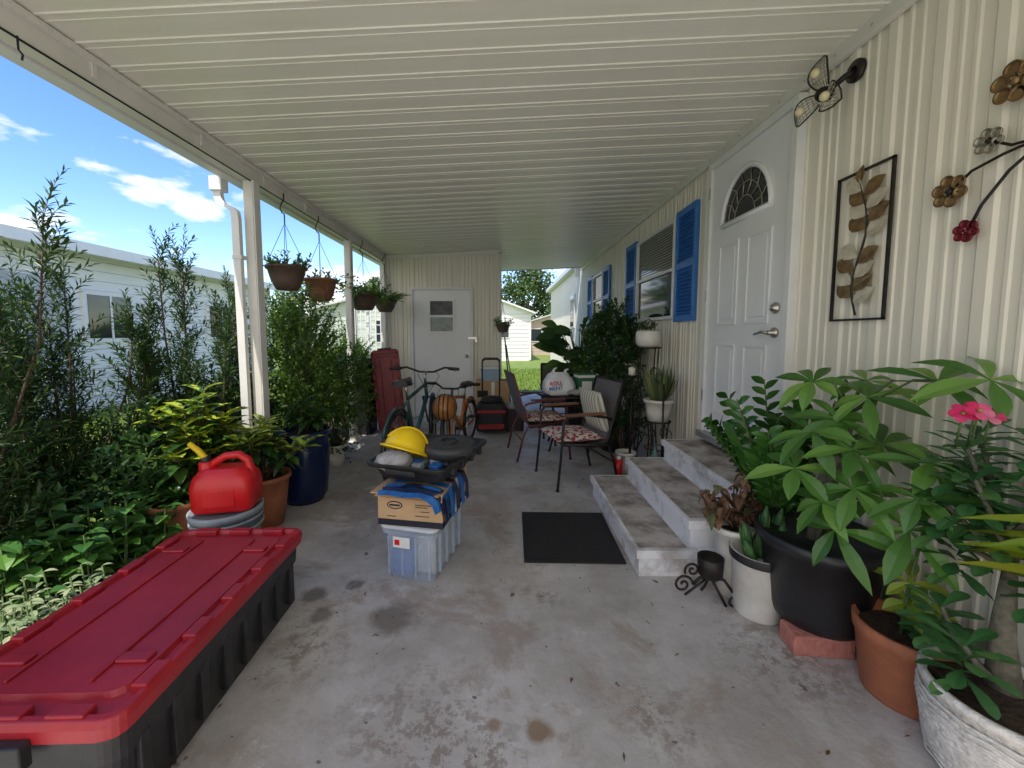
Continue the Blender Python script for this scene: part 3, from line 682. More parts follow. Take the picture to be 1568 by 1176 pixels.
# ------------------------------------------------------------------ rolling bag
m=M(); X=XF(-.16,5.40,0,rad(3)); blk=mat('black_nylon',(.015,.015,.017),.7,(.025,.025,.03),60,bump=.3); rdn=mat('red_nylon',(.40,.015,.02),.6)
m.loft([rrect(.40,.28,.06,.05),rrect(.42,.30,.08,.08),rrect(.42,.30,.08,.36),rrect(.36,.26,.08,.42)],blk,X=X,sm=False)
m.box((-.17,-.165,.09),(.17,-.15,.15),rdn,X); m.box((-.19,-.158,.30),(.19,-.149,.34),rdn,X); m.box((-.15,-.172,.12),(.15,-.166,.125),blk,X)
for sx in (-1,1):
    m.tube([(sx*.17,.13,.05),(sx*.17,.17,.05)],.045,blackp,14,X)
    m.tube([(sx*.12,.14,.40),(sx*.12,.14,.98)],.011,iron,8,X)
m.tube([(-.12,.14,.98),(-.09,.14,1.01),(.09,.14,1.01),(.12,.14,.98)],.018,blackp,8,X)
m.tube([(-.1,-.02,.42),(-.06,-.02,.50),(.06,-.02,.50),(.1,-.02,.42)],.012,rdn,8,X)
m.sphere((0,0,.45),.13,blk,X,sc=(1.2,.8,.5),noise=.05)
m.obj('rolling_duffel_bag',None,.006)
m=M(); m.box((-.42,5.82,0),(.08,6.2,.34),card); m.box((-.40,5.85,.342),(.10,6.18,.66),card); m.box((-.18,5.815,.02),(-.13,5.82,.33),white); m.box((-.17,5.845,.36),(-.12,5.85,.65),white)
m.box((-.38,5.849,.42),(-.22,5.8495,.52),navy)
m.obj('cardboard_box',None,.003)
m=M(); m.loft([rrect(.28,.22,.03,.662,cx=-.18,cy=5.98),rrect(.31,.24,.03,.84,cx=-.18,cy=5.98)],mat('pale_blue_bin',(.35,.5,.62),.4)); m.loft([rrect(.33,.26,.03,.841,cx=-.18,cy=5.98),rrect(.33,.26,.03,.865,cx=-.18,cy=5.98)],white); m.obj('plastic_container',None,.003)
m=M()
m.tube([(.14,5.95,.03),(.03,6.42,1.30)],.011,iron,8); m.box((.03,5.88,.0),(.25,5.96,.09),mat('broom_bristle',(.1,.1,.1),.9))
m.tube([(.22,6.0,.06),(.05,6.40,1.18)],.011,chrome,8); m.lathe([(0,.12),(.03,.10),(.08,0),(0,0)],mat('mop_head',(.5,.48,.45),.95,bump=1,bscale=80),(.24,5.97,0),14)
m.obj('push_broom')
m=M(); m.loft([rrect(.26,.26,.05,0,cx=.16,cy=5.6),rrect(.30,.30,.05,.28,cx=.16,cy=5.6),rrect(.32,.32,.05,.285,cx=.16,cy=5.6),rrect(.32,.32,.05,.31,cx=.16,cy=5.6)],mat('brown_bin',(.05,.03,.03),.6)); m.sphere((.16,5.6,.33),.12,cloth,noise=.06,sc=(1,1,.6)); m.obj('laundry_bucket')
# ------------------------------------------------------------------ patio furniture
floral=mat('floral_cushion',(.66,.62,.54),.85,(.34,.04,.05),26,contrast=(.44,.50),detail=1)
def stripes():
    mm=bpy.data.materials.new('striped_cushion'); mm.use_nodes=True; nt=mm.node_tree; b=nt.nodes['Principled BSDF']; b.inputs['Roughness'].default_value=.9
    tc=nn(nt,'ShaderNodeTexCoord'); w=nn(nt,'ShaderNodeTexWave',bands_direction='Y'); w.inputs['Scale'].default_value=7; w.inputs['Distortion'].default_value=.6
    nt.links.new(tc.outputs['Object'],w.inputs['Vector']); r=nn(nt,'ShaderNodeValToRGB'); e=r.color_ramp.elements
    e[0].color=(.66,.62,.52,1); e[1].color=(.30,.27,.33,1); x=e.new(.35); x.color=(.58,.55,.46,1); x=e.new(.6); x.color=(.45,.48,.2,1)
    nt.links.new(w.outputs['Fac'],r.inputs[0]); nt.links.new(r.outputs[0],b.inputs['Base Color']); return mm
striped=stripes()
def cushion(m,w,l,t,mt,X):
    n=8; vs=[];fs=[]
    for s_ in (1,-1):
        for i in range(n+1):
            for j in range(n+1):
                u=-1+2*i/n; v=-1+2*j/n; z=t/2*(1-abs(u)**3.0)**.5*(1-abs(v)**3.0)**.5
                vs.append((u*w/2,v*l/2,s_*z))
    for q in (0,1):
        o=q*(n+1)**2
        for i in range(n):
            for j in range(n):
                a=o+i*(n+1)+j; f=(a,a+n+1,a+n+2,a+1); fs.append(f if q==0 else f[::-1])
    m.add(vs,fs,mt,True,X)
def chair(name,x,y,rz,cush=None,back=None,fm=iron,arm=None):
    m=M(); X=XF(x,y,0,rz)
    w=.27; arm=arm or fm
    for s_ in (-1,1):
        m.tube([(s_*w,.27,0),(s_*w,.24,.30),(s_*w,.22,.60),(s_*w,.18,.645),(s_*w,0,.655),(s_*w,-.20,.62),(s_*w*.97,-.235,.60)],.012,fm,8,X)
        m.tube([(s_*w,-.32,0),(s_*w,-.26,.25),(s_*w,-.20,.38),(s_*w*.95,.22,.40)],.012,fm,8,X)
        m.tube([(s_*w*.95,.22,.41),(s_*w*.93,-.18,.36),(s_*w*.93,-.22,.45),(s_*w*.92,-.36,.93)],.012,fm,8,X)
        m.tube([(s_*w,.27,.012),(s_*w,.27,0)],.018,blackp,8,X)
        m.box((s_*w-.022,-.17,.65),(s_*w+.022,.2,.668),arm,X)
    m.tube([(-w*.95,.22,.41),(w*.95,.22,.41)],.012,fm,8,X); m.tube([(-w*.92,-.36,.93),(w*.92,-.36,.93)],.012,fm,8,X); m.tube([(-w,-.26,.22),(w,-.26,.22)],.008,fm,6,X)
    ww=w*.9
    path=[(.22,.41),(.1,.375),(-.08,.35),(-.18,.37),(-.24,.47),(-.30,.70),(-.36,.92)]
    m.add([(sx*ww,py,pz) for py,pz in path for sx in (-1,1)],[(2*i,2*i+1,2*i+3,2*i+2) for i in range(len(path)-1)],fabric,True,X)
    if cush: cushion(m,.50,.46,.085,cush,X@Matrix.Translation((0,.03,.43)))
    if back: cushion(m,.44,.40,.10,back,X@Matrix.Translation((0,-.205,.64))@Euler((rad(75),0,0)).to_matrix().to_4x4())
    m.obj(name)
wood=mat('brown_armrest',(.20,.08,.04),.4)
chair('patio_chair',.66,3.66,rad(105),floral,striped,iron,wood)
chair('patio_chair',.42,4.45,rad(-80),floral,None,mat('maroon_frame',(.12,.03,.03),.45))
chair('patio_chair',.80,5.35,rad(180),None,None)
m=M(); tx,ty=.78,4.72
m.lathe([(0,.66),(.36,.66),(.375,.65),(.375,.638),(.36,.632),(0,.632)],iron,(tx,ty,0),32)
for k in range(4):
    a=k*math.pi/2+.7; m.tube([(tx+.30*math.cos(a),ty+.30*math.sin(a),.635),(tx+.20*math.cos(a),ty+.20*math.sin(a),.3),(tx+.32*math.cos(a),ty+.32*math.sin(a),0)],.012,iron,8)
m.tube([(tx+.20*math.cos(k*.4),ty+.20*math.sin(k*.4),.3) for k in range(16)],.008,iron,6,closed=True)
m.obj('patio_table')
bagw=mat('white_plastic_bag',(.80,.81,.83),.35,(.68,.70,.74),9,bump=1,bscale=18)
bag=empty('shopping_bag')
m=M()
secs=[]; rr=random.Random(9)
for z,w_,l_ in ((.664,.26,.16),(.69,.34,.20),(.74,.37,.22),(.80,.35,.20),(.85,.30,.16),(.89,.24,.11),(.91,.20,.08)):
    q=rrect(w_,l_,.06,z,5,.64,4.56); secs.append([(x+rr.uniform(-.009,.009),y+rr.uniform(-.009,.009),zz+rr.uniform(-.010,.010)) for x,y,zz in q])
m.loft(secs,bagw,sm=True)
for yy in (-.03,.03): m.tube([(.57,4.56+yy,.90),(.59,4.56+yy,.95),(.62,4.56+yy*.5,.97)],[.018,.009,.006],bagw,6); m.tube([(.71,4.56+yy,.90),(.72,4.56+yy,.94),(.75,4.55+yy*.5,.955)],[.018,.009,.006],bagw,6)
m.obj('bag_body',bag)
redpr=mat('red_print',(.5,.02,.03),.5)
for tx_,z_,s_ in (('ROLL',.79,.06),('MENT',.735,.06)):
    cu=bpy.data.curves.new('lettering','FONT'); cu.body=tx_; cu.size=s_; cu.align_x='CENTER'; cu.extrude=.002; cu.offset=.001
    o=bpy.data.objects.new('lettering',cu); bpy.context.scene.collection.objects.link(o); o.location=(.60,4.442,z_-.01); o.rotation_euler=(rad(84),rad(-8),rad(-6)); o.parent=bag
    cu.materials.append(bluetape if tx_=='MENT' else redpr)
m=M(); X=XF(.95,4.62,.662,rad(10)); gm=mat('green_carton',(.04,.16,.07),.6); m.box((-.10,-.08,0),(.10,.08,.24),gm,X); m.box((-.06,-.083,.05),(.06,-.0805,.15),white,X); m.box((-.101,-.081,.19),(.101,.081,.22),white,X); m.obj('drink_carton',None,.003)
m=M(); m.sphere((.84,4.45,.70),.09,cloth,sc=(1.3,.8,.4),noise=.05,seed=4); m.obj('folded_towel')
# ------------------------------------------------------------------ plants middle right
def bigleaf(name,x,y,z,n,L,W,H,sp,mt,seed,potr=.16,poth=.32,pm=None,curl=.45):
    r=random.Random(seed); m=M()
    if pm: pot(m,x,y,z-poth,potr*.75,potr,poth,pm)
    for i in range(n):
        a=i*2.4+r.uniform(-.3,.3); q=r.uniform(.3,1)
        h=H*r.uniform(.25,1)
        t=V((x+math.cos(a)*sp*q,y+math.sin(a)*sp*q,z+h))
        b=V((x,y,z-.02)); mid=b.lerp(t,.55)+V((0,0,h*.18))
        m.tube([b,mid,t],[.008,.007,.005],stem,6)
        d=V((math.cos(a),math.sin(a)*.5-.25,r.uniform(-.3,.6)))
        m.leaf(t,d,V((r.uniform(-.3,.3),-.7,.6)),L*r.uniform(.7,1.1),W*r.uniform(.8,1.1),mt,.12,curl*.6)
    m.obj(name)
bigleaf('potted_philodendron',1.02,5.35,.60,64,.34,.17,.90,.34,L_dark,51,.2,.6,blackpot)
shrub('tall_ficus_plant',1.28,4.62,.72,1.66,.26,.30,340,52,L_dark,.06,.030,False,.2)
m=M(); pot(m,1.32,4.62,0,.16,.2,.42,blackpot)
for k in range(7): m.tube([(1.32,4.62,.38),(1.32+R.uniform(-.1,.1),4.62+R.uniform(-.1,.1),.8),(1.3+R.uniform(-.2,.2),4.62+R.uniform(-.2,.2),1.3)],[.012,.009,.004],bark,5)
m.obj('black_planter')
shrub('trailing_plant',1.18,4.95,.35,1.10,.26,.26,220,53,L_shrub,.05,.026,True,.18)
shrub('trailing_plant',1.32,4.25,.25,.95,.16,.18,150,54,L_dark,.05,.026,True,.18)
def stand(name,x,y,h,r):
    m=M()
    m.tube([(x+r*math.cos(k*.3927),y+r*math.sin(k*.3927),h) for k in range(16)],.007,iron,6,closed=True)
    m.tube([(x+r*math.cos(k*.3927),y+r*math.sin(k*.3927),h*.55) for k in range(16)],.006,iron,6,closed=True)
    m.lathe([(0,h-.004),(r,h-.004),(r,h),(0,h)],iron,(x,y,0),20)
    for k in range(4):
        a=k*math.pi/2+.6; c,s_=math.cos(a),math.sin(a)
        m.tube([(x+r*c,y+r*s_,h),(x+r*.8*c,y+r*.8*s_,h*.7),(x+r*.9*c,y+r*.9*s_,h*.35),(x+r*1.25*c,y+r*1.25*s_,0)],.007,iron,6)
        m.tube([(x+r*.85*c*(1)+.05*math.cos(t)*c,y+r*.85*s_+.05*math.cos(t)*s_,h*.8+.05*math.sin(t)) for t in [j*.6 for j in range(11)]],.004,iron,5)
    m.obj(name)
stand('plant_stand',1.42,3.90,1.22,.12)
m=M(); m.lathe([(0,0),(.08,0),(.11,.03),(.12,.08),(.115,.15),(.10,.17),(.095,.15),(0,.14)],whitepot,(1.42,3.90,1.222),28)
m.tube([(1.36,3.90,1.38),(1.36,3.90,1.46),(1.42,3.90,1.50),(1.48,3.90,1.46),(1.48,3.90,1.38)],.005,iron,6)
r=random.Random(8)
for k in range(14): shoot(m,(1.42,3.9,1.37),V((r.uniform(-.6,.6),r.uniform(-.6,.6),.6)),.10,8,.04,.02,L_dark,60,.002,r)
m.obj('white_kettle_planter')
stand('plant_stand',1.42,3.60,.56,.11)
m=M(); pot(m,1.42,3.60,.562,.09,.12,.2,whitepot)
for k in range(44):
    a=k*2.4; e=r.uniform(.9,2.4); m.leaf(V((1.42+.04*math.cos(a),3.60+.04*math.sin(a),.73)),V((math.cos(a),math.sin(a),e)),V((-math.sin(a),math.cos(a),.2)).cross(V((math.cos(a),math.sin(a),e))),r.uniform(.24,.40),.032,L_snake,.3,.25)
m.obj('potted_spider_plant')
m=M(); m.tube([(1.22,3.75,0),(1.22,3.75,.95)],.012,iron,8); m.lathe([(0,0),(.10,0),(.09,.015),(.02,.03),(0,.03)],iron,(1.22,3.75,0),20); m.lathe([(0,.95),(.05,.95),(.055,.96),(0,.965)],iron,(1.22,3.75,0),20); m.lathe([(0,0),(.032,0),(.032,.07),(.005,.075),(0,.085)],mat('candle_wax',(.8,.76,.62),.5),(1.22,3.75,.966),18); m.obj('candle_stand')
m=M(); m.tube([(1.40,3.44,.9),(1.38,3.44,1.0),(1.34,3.44,1.02),(1.33,3.44,.95),(1.36,3.44,.93)],.006,iron,6); m.tube([(1.4,3.44,0),(1.4,3.44,.92)],.009,iron,6); m.lathe([(0,0),(.07,0),(.06,.012),(0,.02)],iron,(1.4,3.44,0),16); m.obj('garden_stake')
m=M(); pot(m,1.17,3.72,0,.07,.085,.24,whitepot); m.tube([(1.07,3.60,0),(1.07,3.60,.20)],.035,redcan,14); m.tube([(1.07,3.60,.20),(1.07,3.60,.23)],.022,white,12); m.obj('small_paint_can')
m=M(); m.box((1.24,3.42,0),(1.50,3.60,.19),white); m.box((1.26,3.415,.03),(1.48,3.42,.16),dark); m.obj('low_shelf',None,.01)
m=M(); gl=mat('green_bottle_glass',(.10,.22,.20),.08,spec=.8); m.lathe([(0,0),(.05,0),(.06,.02),(.06,.06),(.03,.10),(.016,.12),(.016,.17),(.02,.175)],gl,(1.36,3.49,.192),24); m.obj('glass_bottle')
# ------------------------------------------------------------------ right foreground
m=M(); m.lathe([(0,0),(.10,0),(.108,.01),(.122,.27),(.13,.275),(.130,.31),(.12,.312),(.115,.28),(0,.275)],whitepot,(1.245,1.85,0),36)
m.lathe([(.131,.272),(.133,.29),(.131,.312)],blackp,(1.245,1.85,0),36)
cm=mat('cactus_green',(.07,.18,.06),.5,(.03,.10,.03),25)
for k,(dx,dy,h,lean) in enumerate(((0,0,.26,.02),(.05,.02,.24,.06),(-.03,.04,.16,-.03),(.03,-.04,.2,.05),(-.05,-.02,.10,-.04))):
    pts=[(1.245+dx+lean*t/6,1.85+dy,.27+h*t/6) for t in range(7)]
    m.tube(pts,[.018,.022,.023,.023,.021,.016,.004],cm,8)
    for q in range(5):
        a=q*1.257; m.tube([(px+.022*math.cos(a),py+.022*math.sin(a),pz) for px,py,pz in pts[:6]],[.006]*5+[.002],L_low,4)
m.obj('potted_cactus')
m=M(); sx,sy=1.02,1.93
m.lathe([(0,.13),(.05,.13),(.058,.14),(.062,.23),(.058,.232),(.052,.15),(0,.145)],iron,(sx+.03,sy,0),24)
def spiral(cx,cz,r0,turns,a0,dirn=1,y=sy):
    return [(cx+(r0*(1-t/30*.85))*math.cos(a0+dirn*turns*6.28*t/30),y,cz+(r0*(1-t/30*.85))*math.sin(a0+dirn*turns*6.28*t/30)) for t in range(31)]
m.tube(spiral(sx-.105,.085,.05,1.5,0),.006,iron,6); m.tube(spiral(sx-.06,.16,.04,1.4,3.6,-1),.006,iron,6)
m.tube(spiral(sx+.13,.03,.045,1.4,1.5,-1,sy-.05),.006,iron,6)
m.tube([(sx-.055,sy,.085),(sx-.02,sy,.12),(sx+.03,sy,.125),(sx+.09,sy-.02,.12),(sx+.12,sy-.05,.075)],.008,iron,8)
m.tube([(sx+.03,sy,.13),(sx+.03,sy+.05,.04),(sx+.03,sy+.08,.0)],.007,iron,6); m.tube([(sx+.03,sy,.13),(sx+.09,sy-.05,.0)],.007,iron,6); m.tube([(sx+.03,sy,.13),(sx-.1,sy-.01,.035)],.006,iron,6)
m.obj('iron_candle_holder')
m=M(); pot(m,1.44,2.02,0,.10,.13,.36,blackpot); r=random.Random(61)
for i in range(22):
    a=i*2.4; q=r.uniform(.25,.85); b=V((1.44,2.02,.34)); t=b+V((math.cos(a)*q*.42-.10,math.sin(a)*q*.32-.04,r.uniform(.45,.78)))
    if t.x>1.62: t.x=1.62
    pts=[b.lerp(t,k/9)+V((math.cos(a)*.02,math.sin(a)*.02,.05))*math.sin(math.pi*k/9) for k in range(10)]
    m.tube(pts,[.009-.0007*k for k in range(10)],stem,6)
    for k in range(2,22):
        f=k/22*9; j=min(int(f),8); c=pts[j].lerp(pts[j+1],f-j); ax=(pts[j+1]-pts[j]).normalized()
        sd=ax.cross(V((math.cos(a),math.sin(a),0))).normalized()
        m.leaf(c,(sd*(1 if k%2 else -1)+ax*.9),V((math.cos(a),math.sin(a),.8)),.10*(1-.3*k/22)+.01,.046,L_zz,.2,.15)
m.obj('potted_zz_plant')
m=M(); pot(m,1.20,2.0,0,.07,.085,.36,whitepot); r=random.Random(62)
for i in range(22):
    a=r.uniform(0,6.28); t=V((1.18+math.cos(a)*.15,2.0+math.sin(a)*.08,r.uniform(.42,.70))); b=V((1.20,2.0,.34)); m.tube([b,b.lerp(t,.5)+V((0,0,.03)),t],.004,bark,5)
    for k in range(6):
        d=rdir(-.3,r); m.leaf(t.lerp(b,k*.08),d,V((0,0,1)),r.uniform(.04,.08),.04,L_dry,.5,.8)
m.obj('potted_dried_plant')
m=M(); X=XF(1.35,1.62,0,rad(-6)); m.box((-.12,-.055,0),(.12,.055,.085),brickm,X)
m.obj('red_brick',None,.006)
m=M(); m.box((1.36,1.74,0),(1.58,1.86,.085),brickm); m.obj('red_brick',None,.006)
m=M(); px,py=1.42,1.72
m.lathe([(0,0),(.17,0),(.18,.02),(.19,.06),(.225,.33),(.245,.335),(.25,.385),(.235,.39),(.225,.35),(0,.34)],blackpot,(px,py,.086),44)
r=random.Random(63)
LP=((0,.06),(.12,.30),(.3,.72),(.5,1),(.68,.92),(.84,.55),(.94,.22),(1,.01))
def palm(m,c,n,L,W,mt,r,tilt=None):
    ax=(tilt or V((-.35+r.uniform(-.3,.3),-.45+r.uniform(-.3,.3),.8))).normalized(); u=ax.cross(V((0,1,.1))).normalized(); w=ax.cross(u); a0=r.uniform(0,6.28)
    for k in range(n):
        a=a0+2*math.pi*k/n+r.uniform(-.15,.15); d=(u*math.cos(a)+w*math.sin(a)+ax*r.uniform(-.15,.25)).normalized()
        m.leaf(c,d,ax,L*r.uniform(.62,1.08),W*r.uniform(.8,1.15),mt,.24,r.uniform(.18,.50),prof=LP)
heads=[(1.49,1.36,.90),(1.32,1.46,.77),(1.28,1.62,.95),(1.46,1.58,1.10),(1.56,1.42,1.18),(1.20,1.60,.80),(1.28,1.48,.60),(1.44,1.36,.66),(1.60,1.30,1.20),(1.38,1.62,1.0),(1.55,1.60,.90),(1.24,1.5,.70),(1.58,1.72,1.15),(1.37,1.75,1.14),(1.40,1.30,.80),(1.36,1.52,.90)]
trunk=[V((px,py,.42)),V((px+.01,py,.6)),V((px+.02,py-.04,.82)),V((px+.05,py-.06,1.02))]
for o_ in ((0,0),(.025,.01),(-.02,.02)): m.tube([p+V((o_[0],o_[1],0)) for p in trunk],[.02,.017,.015,.01],greybark,8)
for h in heads:
    c=V(h); k=min(range(4),key=lambda j:abs(trunk[j].z-(c.z-.12))); b=trunk[k]
    m.tube([b,b.lerp(c,.5)+V((0,0,.07)),c],[.005,.004,.003],stem,6)
    palm(m,c,r.choice((6,7,7)),r.uniform(.17,.25),.056,L_money,r)
m.obj('potted_money_tree')
m=M(); tx,ty=1.50,1.40
m.lathe([(0,0),(.115,0),(.12,.01),(.145,.22),(.152,.225),(.156,.27),(.145,.275),(.135,.235),(0,.225)],terra,(tx,ty,0),40)
m.lathe([(.134,.236),(0,.24)],soil,(tx,ty,0),24)
m.tube([(tx-.02,ty,.23),(tx-.0,ty,.45),(tx+.02,ty-.02,.70)],[.008,.006,.004],stem,6)
r=random.Random(64)
for c in ((tx-.02,ty-.02,.45),(tx+.0,ty,.36)):
    palm(m,V(c),5,.14,.045,L_yel,r)
for i in range(7):
    a=i*2.4; c=V((tx+.03+.06*math.cos(a),ty-.07+.05*math.sin(a),.27+.05*r.random()))
    for k in range(8):
        b=k*2.4; m.leaf(c,V((math.cos(b),math.sin(b),.7)),V((0,0,1)),.06,.028,L_rose,.2,.3)
m.obj('potted_seedling')
wtex=mat('textured_white_pot',(.80,.78,.73),.6,(.60,.57,.52),30,bump=.9,bscale=55)
m=M(); dx,dy=1.50,1.10
pr=[(0,0),(.13,0),(.15,.02),(.175,.10),(.185,.20),(.18,.26),(.19,.265),(.19,.29),(.175,.29),(.165,.26),(0,.25)]
m.lathe(pr,wtex,(dx,dy,0),44)
for k in range(12): 
    z=.03+k*.019; rr_=.152+.033*min(1,z/.2); m.tube([(dx+(rr_+.002)*math.cos(j*.2618),dy+(rr_+.002)*math.sin(j*.2618),z+.006*math.sin(j*3+k)) for j in range(24)],.005,wtex,5,closed=True)
m.lathe([(.17,.262),(0,.27)],soil,(dx,dy,0),24)
r=random.Random(65)
B0=V((dx+.04,dy+.04,.26)); RP=((0,.06),(.25,.35),(.5,.75),(.75,1),(.92,.7),(1,.1))
H1=V((1.57,1.18,.62))
m.tube([B0-V((0,0,.03)),V((1.54,1.16,.42)),H1],[.045,.03,.017],greybark,10)
for tp in ((1.58,1.30,1.02),(1.50,1.26,.98),(1.60,1.18,1.04),(1.52,1.22,.86),(1.60,1.14,.86),(1.46,1.20,.90),(1.56,1.32,.90),(1.44,1.26,.80),(1.50,1.14,.78),(1.38,1.12,.42),(1.44,1.24,.46),(1.58,1.10,.66),(1.52,1.28,.66)):
    t=V(tp); base=H1 if t.z>.6 else B0; mid=base.lerp(t,.5)+V((r.uniform(-.03,.03),r.uniform(-.03,.03),.0))
    m.tube([base,mid,t],[.013,.009,.006],greybark,7)
    for k in range(20):
        a=k*2.4; c=t-V((0,0,.006*k)); m.leaf(c,V((math.cos(a),math.sin(a),.9-.07*k)),V((0,0,1)),r.uniform(.08,.12),.042,L_rose,.15,.25,prof=RP)
for fc in ((1.45,1.24,1.10),(1.475,1.22,1.112),(1.50,1.25,1.105),(1.525,1.23,1.095)):
    c=V(fc); ax=V((-.3+r.uniform(-.3,.3),-.6,.6+r.uniform(-.2,.2))).normalized(); u=ax.cross(V((0,0,1))).normalized(); w=ax.cross(u)
    m.tube([c-V((-.02,-.03,.12)),c],.003,stem,5)
    for k in range(5):
        a=k*1.257+r.random()*.3; d=u*math.cos(a)+w*math.sin(a)+ax*.45
        m.leaf(c,d,ax,.036,.030,pink,.1,.3,prof=((0,.25),(.3,.6),(.6,1),(.85,.85),(1,.3)))
    m.sphere(c+ax*.005,.005,L_yel,n=6)
m.obj('potted_desert_rose')
m=M(); r=random.Random(66); pot(m,1.58,.80,0,.1,.11,.3,terra)
for i in range(7):
    a=r.uniform(1.9,3.4); m.leaf(V((1.58,.88,.62+.03*i)),V((math.cos(a)*.9,math.sin(a)+.3,.8)),V((-.2,0,1)),.34,.075,L_yel,.25,.6)
m.tube([(1.58,.80,.27),(1.58,.84,.6),(1.58,.88,.86)],[.012,.01,.006],stem,6)
m.obj('potted_dracaena')
# ------------------------------------------------------------------ wall decor
m=M(); fx=WX-.022; y0,y1,z0,z1=1.77,2.05,1.42,2.11
for a,b in (((y0,z0),(y1,z0)),((y1,z0),(y1,z1)),((y1,z1),(y0,z1)),((y0,z1),(y0,z0))):
    m.box((fx-.006,min(a[0],b[0])-.005,min(a[1],b[1])-.005),(fx+.006,max(a[0],b[0])+.005,max(a[1],b[1])+.005),iron)
st=[V((fx-.01,(y0+y1)/2+.03*math.sin(k*.7)-.01,z0+.02+(z1-z0-.08)*k/10)) for k in range(11)]
m.tube(st,[.005]*8+[.004,.003,.002],iron,6)
cream=mat('cream_enamel',(.66,.61,.48),.4,(.50,.44,.32),20,metal=.1)
for i in range(8):
    c=st[min(9,int(i*1.25)+1)]
    for s_ in (-1,1):
        mt=(cream,gold)[(i+(s_>0))%2]; c2=c+V((0,0,.03*(s_>0)))
        d=V((-.02,s_*1.0,.60)); m.leaf(c2,d,V((-1,0,.1)),.118,.075,mt,.10,.06,prof=((0,.1),(.2,.6),(.45,1),(.7,.85),(.88,.45),(1,.02)))
m.leaf(st[-1],V((0,.0,1)),V((-1,0,0)),.09,.05,gold,.2,.1)
m.obj('metal_leaf_wall_art')
m=M(); fx=WX-.03
def mflower(y,z,r_,n,mt,cm_):
    for k in range(n):
        a=2*math.pi*k/n+.3; c=(fx,y+r_*.62*math.cos(a),z+r_*.62*math.sin(a))
        m.lathe([(0,.006),(r_*.30,.0),(r_*.36,.006),(r_*.36,.012),(r_*.3,.006)],mt,(0,0,0),14,Matrix.Translation(c)@RX)
        m.tube([(fx,y,z),c],.003,iron,5)
    m.sphere((fx-.006,y,z),r_*.2,cm_,n=8)
mflower(1.53,1.88,.062,6,gold,iron); mflower(1.42,2.01,.045,6,silver,iron); mflower(1.465,1.72,.042,6,redm,redm); mflower(1.36,2.17,.07,6,gold,gold); mflower(1.25,2.02,.06,6,gold,iron); mflower(1.10,2.25,.07,6,silver,iron)
m.tube([(fx,1.53,1.88),(fx,1.47,1.93),(fx,1.38,1.95),(fx,1.28,1.96),(fx,1.1,2.0)],.005,iron,6)
m.tube([(fx,1.465,1.72),(fx,1.43,1.80),(fx,1.36,1.89),(fx,1.25,1.97)],.005,iron,6)
m.tube([(fx,1.42,2.01),(fx,1.36,1.97),(fx,1.28,1.96)],.005,iron,6); m.tube([(fx,1.36,2.17),(fx,1.30,2.05),(fx,1.2,1.99)],.005,iron,6); m.tube([(fx,1.25,2.02),(fx,1.1,2.0),(fx,.9,1.9)],.005,iron,6)
m.obj('metal_flower_wall_art')
m=M(); wy,wz=2.08,2.54; fx=WX-.10; bulb=mat('bulb_glass',(.85,.76,.45),.2)
m.tube([(WX-.01,wy-.08,wz+.06),(WX-.05,wy-.06,wz+.05),(fx,wy,wz)],.014,iron,8); m.lathe([(0,0),(.05,0),(.05,.015),(.02,.02)],iron,n=20,X=Matrix.Translation((WX-.012,wy-.08,wz+.06))@RX)
m.sphere((fx,wy,wz),.035,iron,n=10,sc=(1.3,1,1))
for k in range(3):
    a=rad(95+120*k); d=V((-.1,math.cos(a),math.sin(a))); sd=V((0,-math.sin(a),math.cos(a)))
    c=V((fx-.01,wy,wz))
    def pp(t,u):
        w=.062*math.sin(math.pi*min(1,.12+t*.88))**.6
        return c+d*(.03+.14*t)+sd*w*u-V((.03*math.sin(math.pi*t),0,0))
    for u in (-1,-.66,-.33,0,.33,.66,1): m.tube([pp(t/8,u) for t in range(9)],.0022 if abs(u)<1 else .004,silver if abs(u)<1 else iron,4)
    for t in (.12,.24,.36,.48,.6,.72,.84,.95): m.tube([pp(t,u/3) for u in range(-3,4)],.002,silver,4)
    m.sphere(pp(.45,0)+V((-.01,0,0)),.022,bulb,n=8)
m.obj('wall_fan_ornament')
# ------------------------------------------------------------------ neighbours and background
nsid=mat('neighbour_siding',(.86,.86,.86),.5,(.80,.81,.82),3,stretch=(1,1,4)); nroof=mat('neighbour_roof',(.62,.62,.63),.7,(.52,.52,.53),6)
tintm=mat('siding_shadow_line',(.45,.45,.45),.6)
nb=empty('neighbour_mobile_home')
m=M(); m.box((-13,-3,-.05),(-7.55,13,2.85),nsid)
z=0
while z<2.85: m.box((-7.57,-3,z),(-7.515,13,min(z+.17,2.85)),nsid); m.box((-7.57,-3,z+.171),(-7.525,13,z+.179),tintm); z+=.18
m.obj('walls',nb)
m=M(); vs=[(-13.4,-3.3,2.86),(-7.1,-3.3,2.86),(-10.2,-3.3,3.5),(-13.4,13.3,2.86),(-7.1,13.3,2.86),(-10.2,13.3,3.5)]
m.add(vs,[(0,1,2),(3,5,4),(1,4,5,2),(0,2,5,3),(0,3,4,1)],nroof); m.box((-7.14,-3.3,2.72),(-7.04,13.3,2.90),white); m.obj('roof',nb)
m=M()
for y in (1.0,4.6,7.2,10.2):
    m.box((-7.52,y-.05,1.2),(-7.47,y+.95,2.15),white); m.box((-7.469,y+.03,1.28),(-7.462,y+.87,2.07),glass); m.box((-7.461,y+.43,1.28),(-7.452,y+.47,2.07),white)
m.box((-7.52,6.0,.3),(-7.47,6.9,2.3),mat('neighbour_door',(.5,.52,.55),.5)); m.obj('windows',nb)
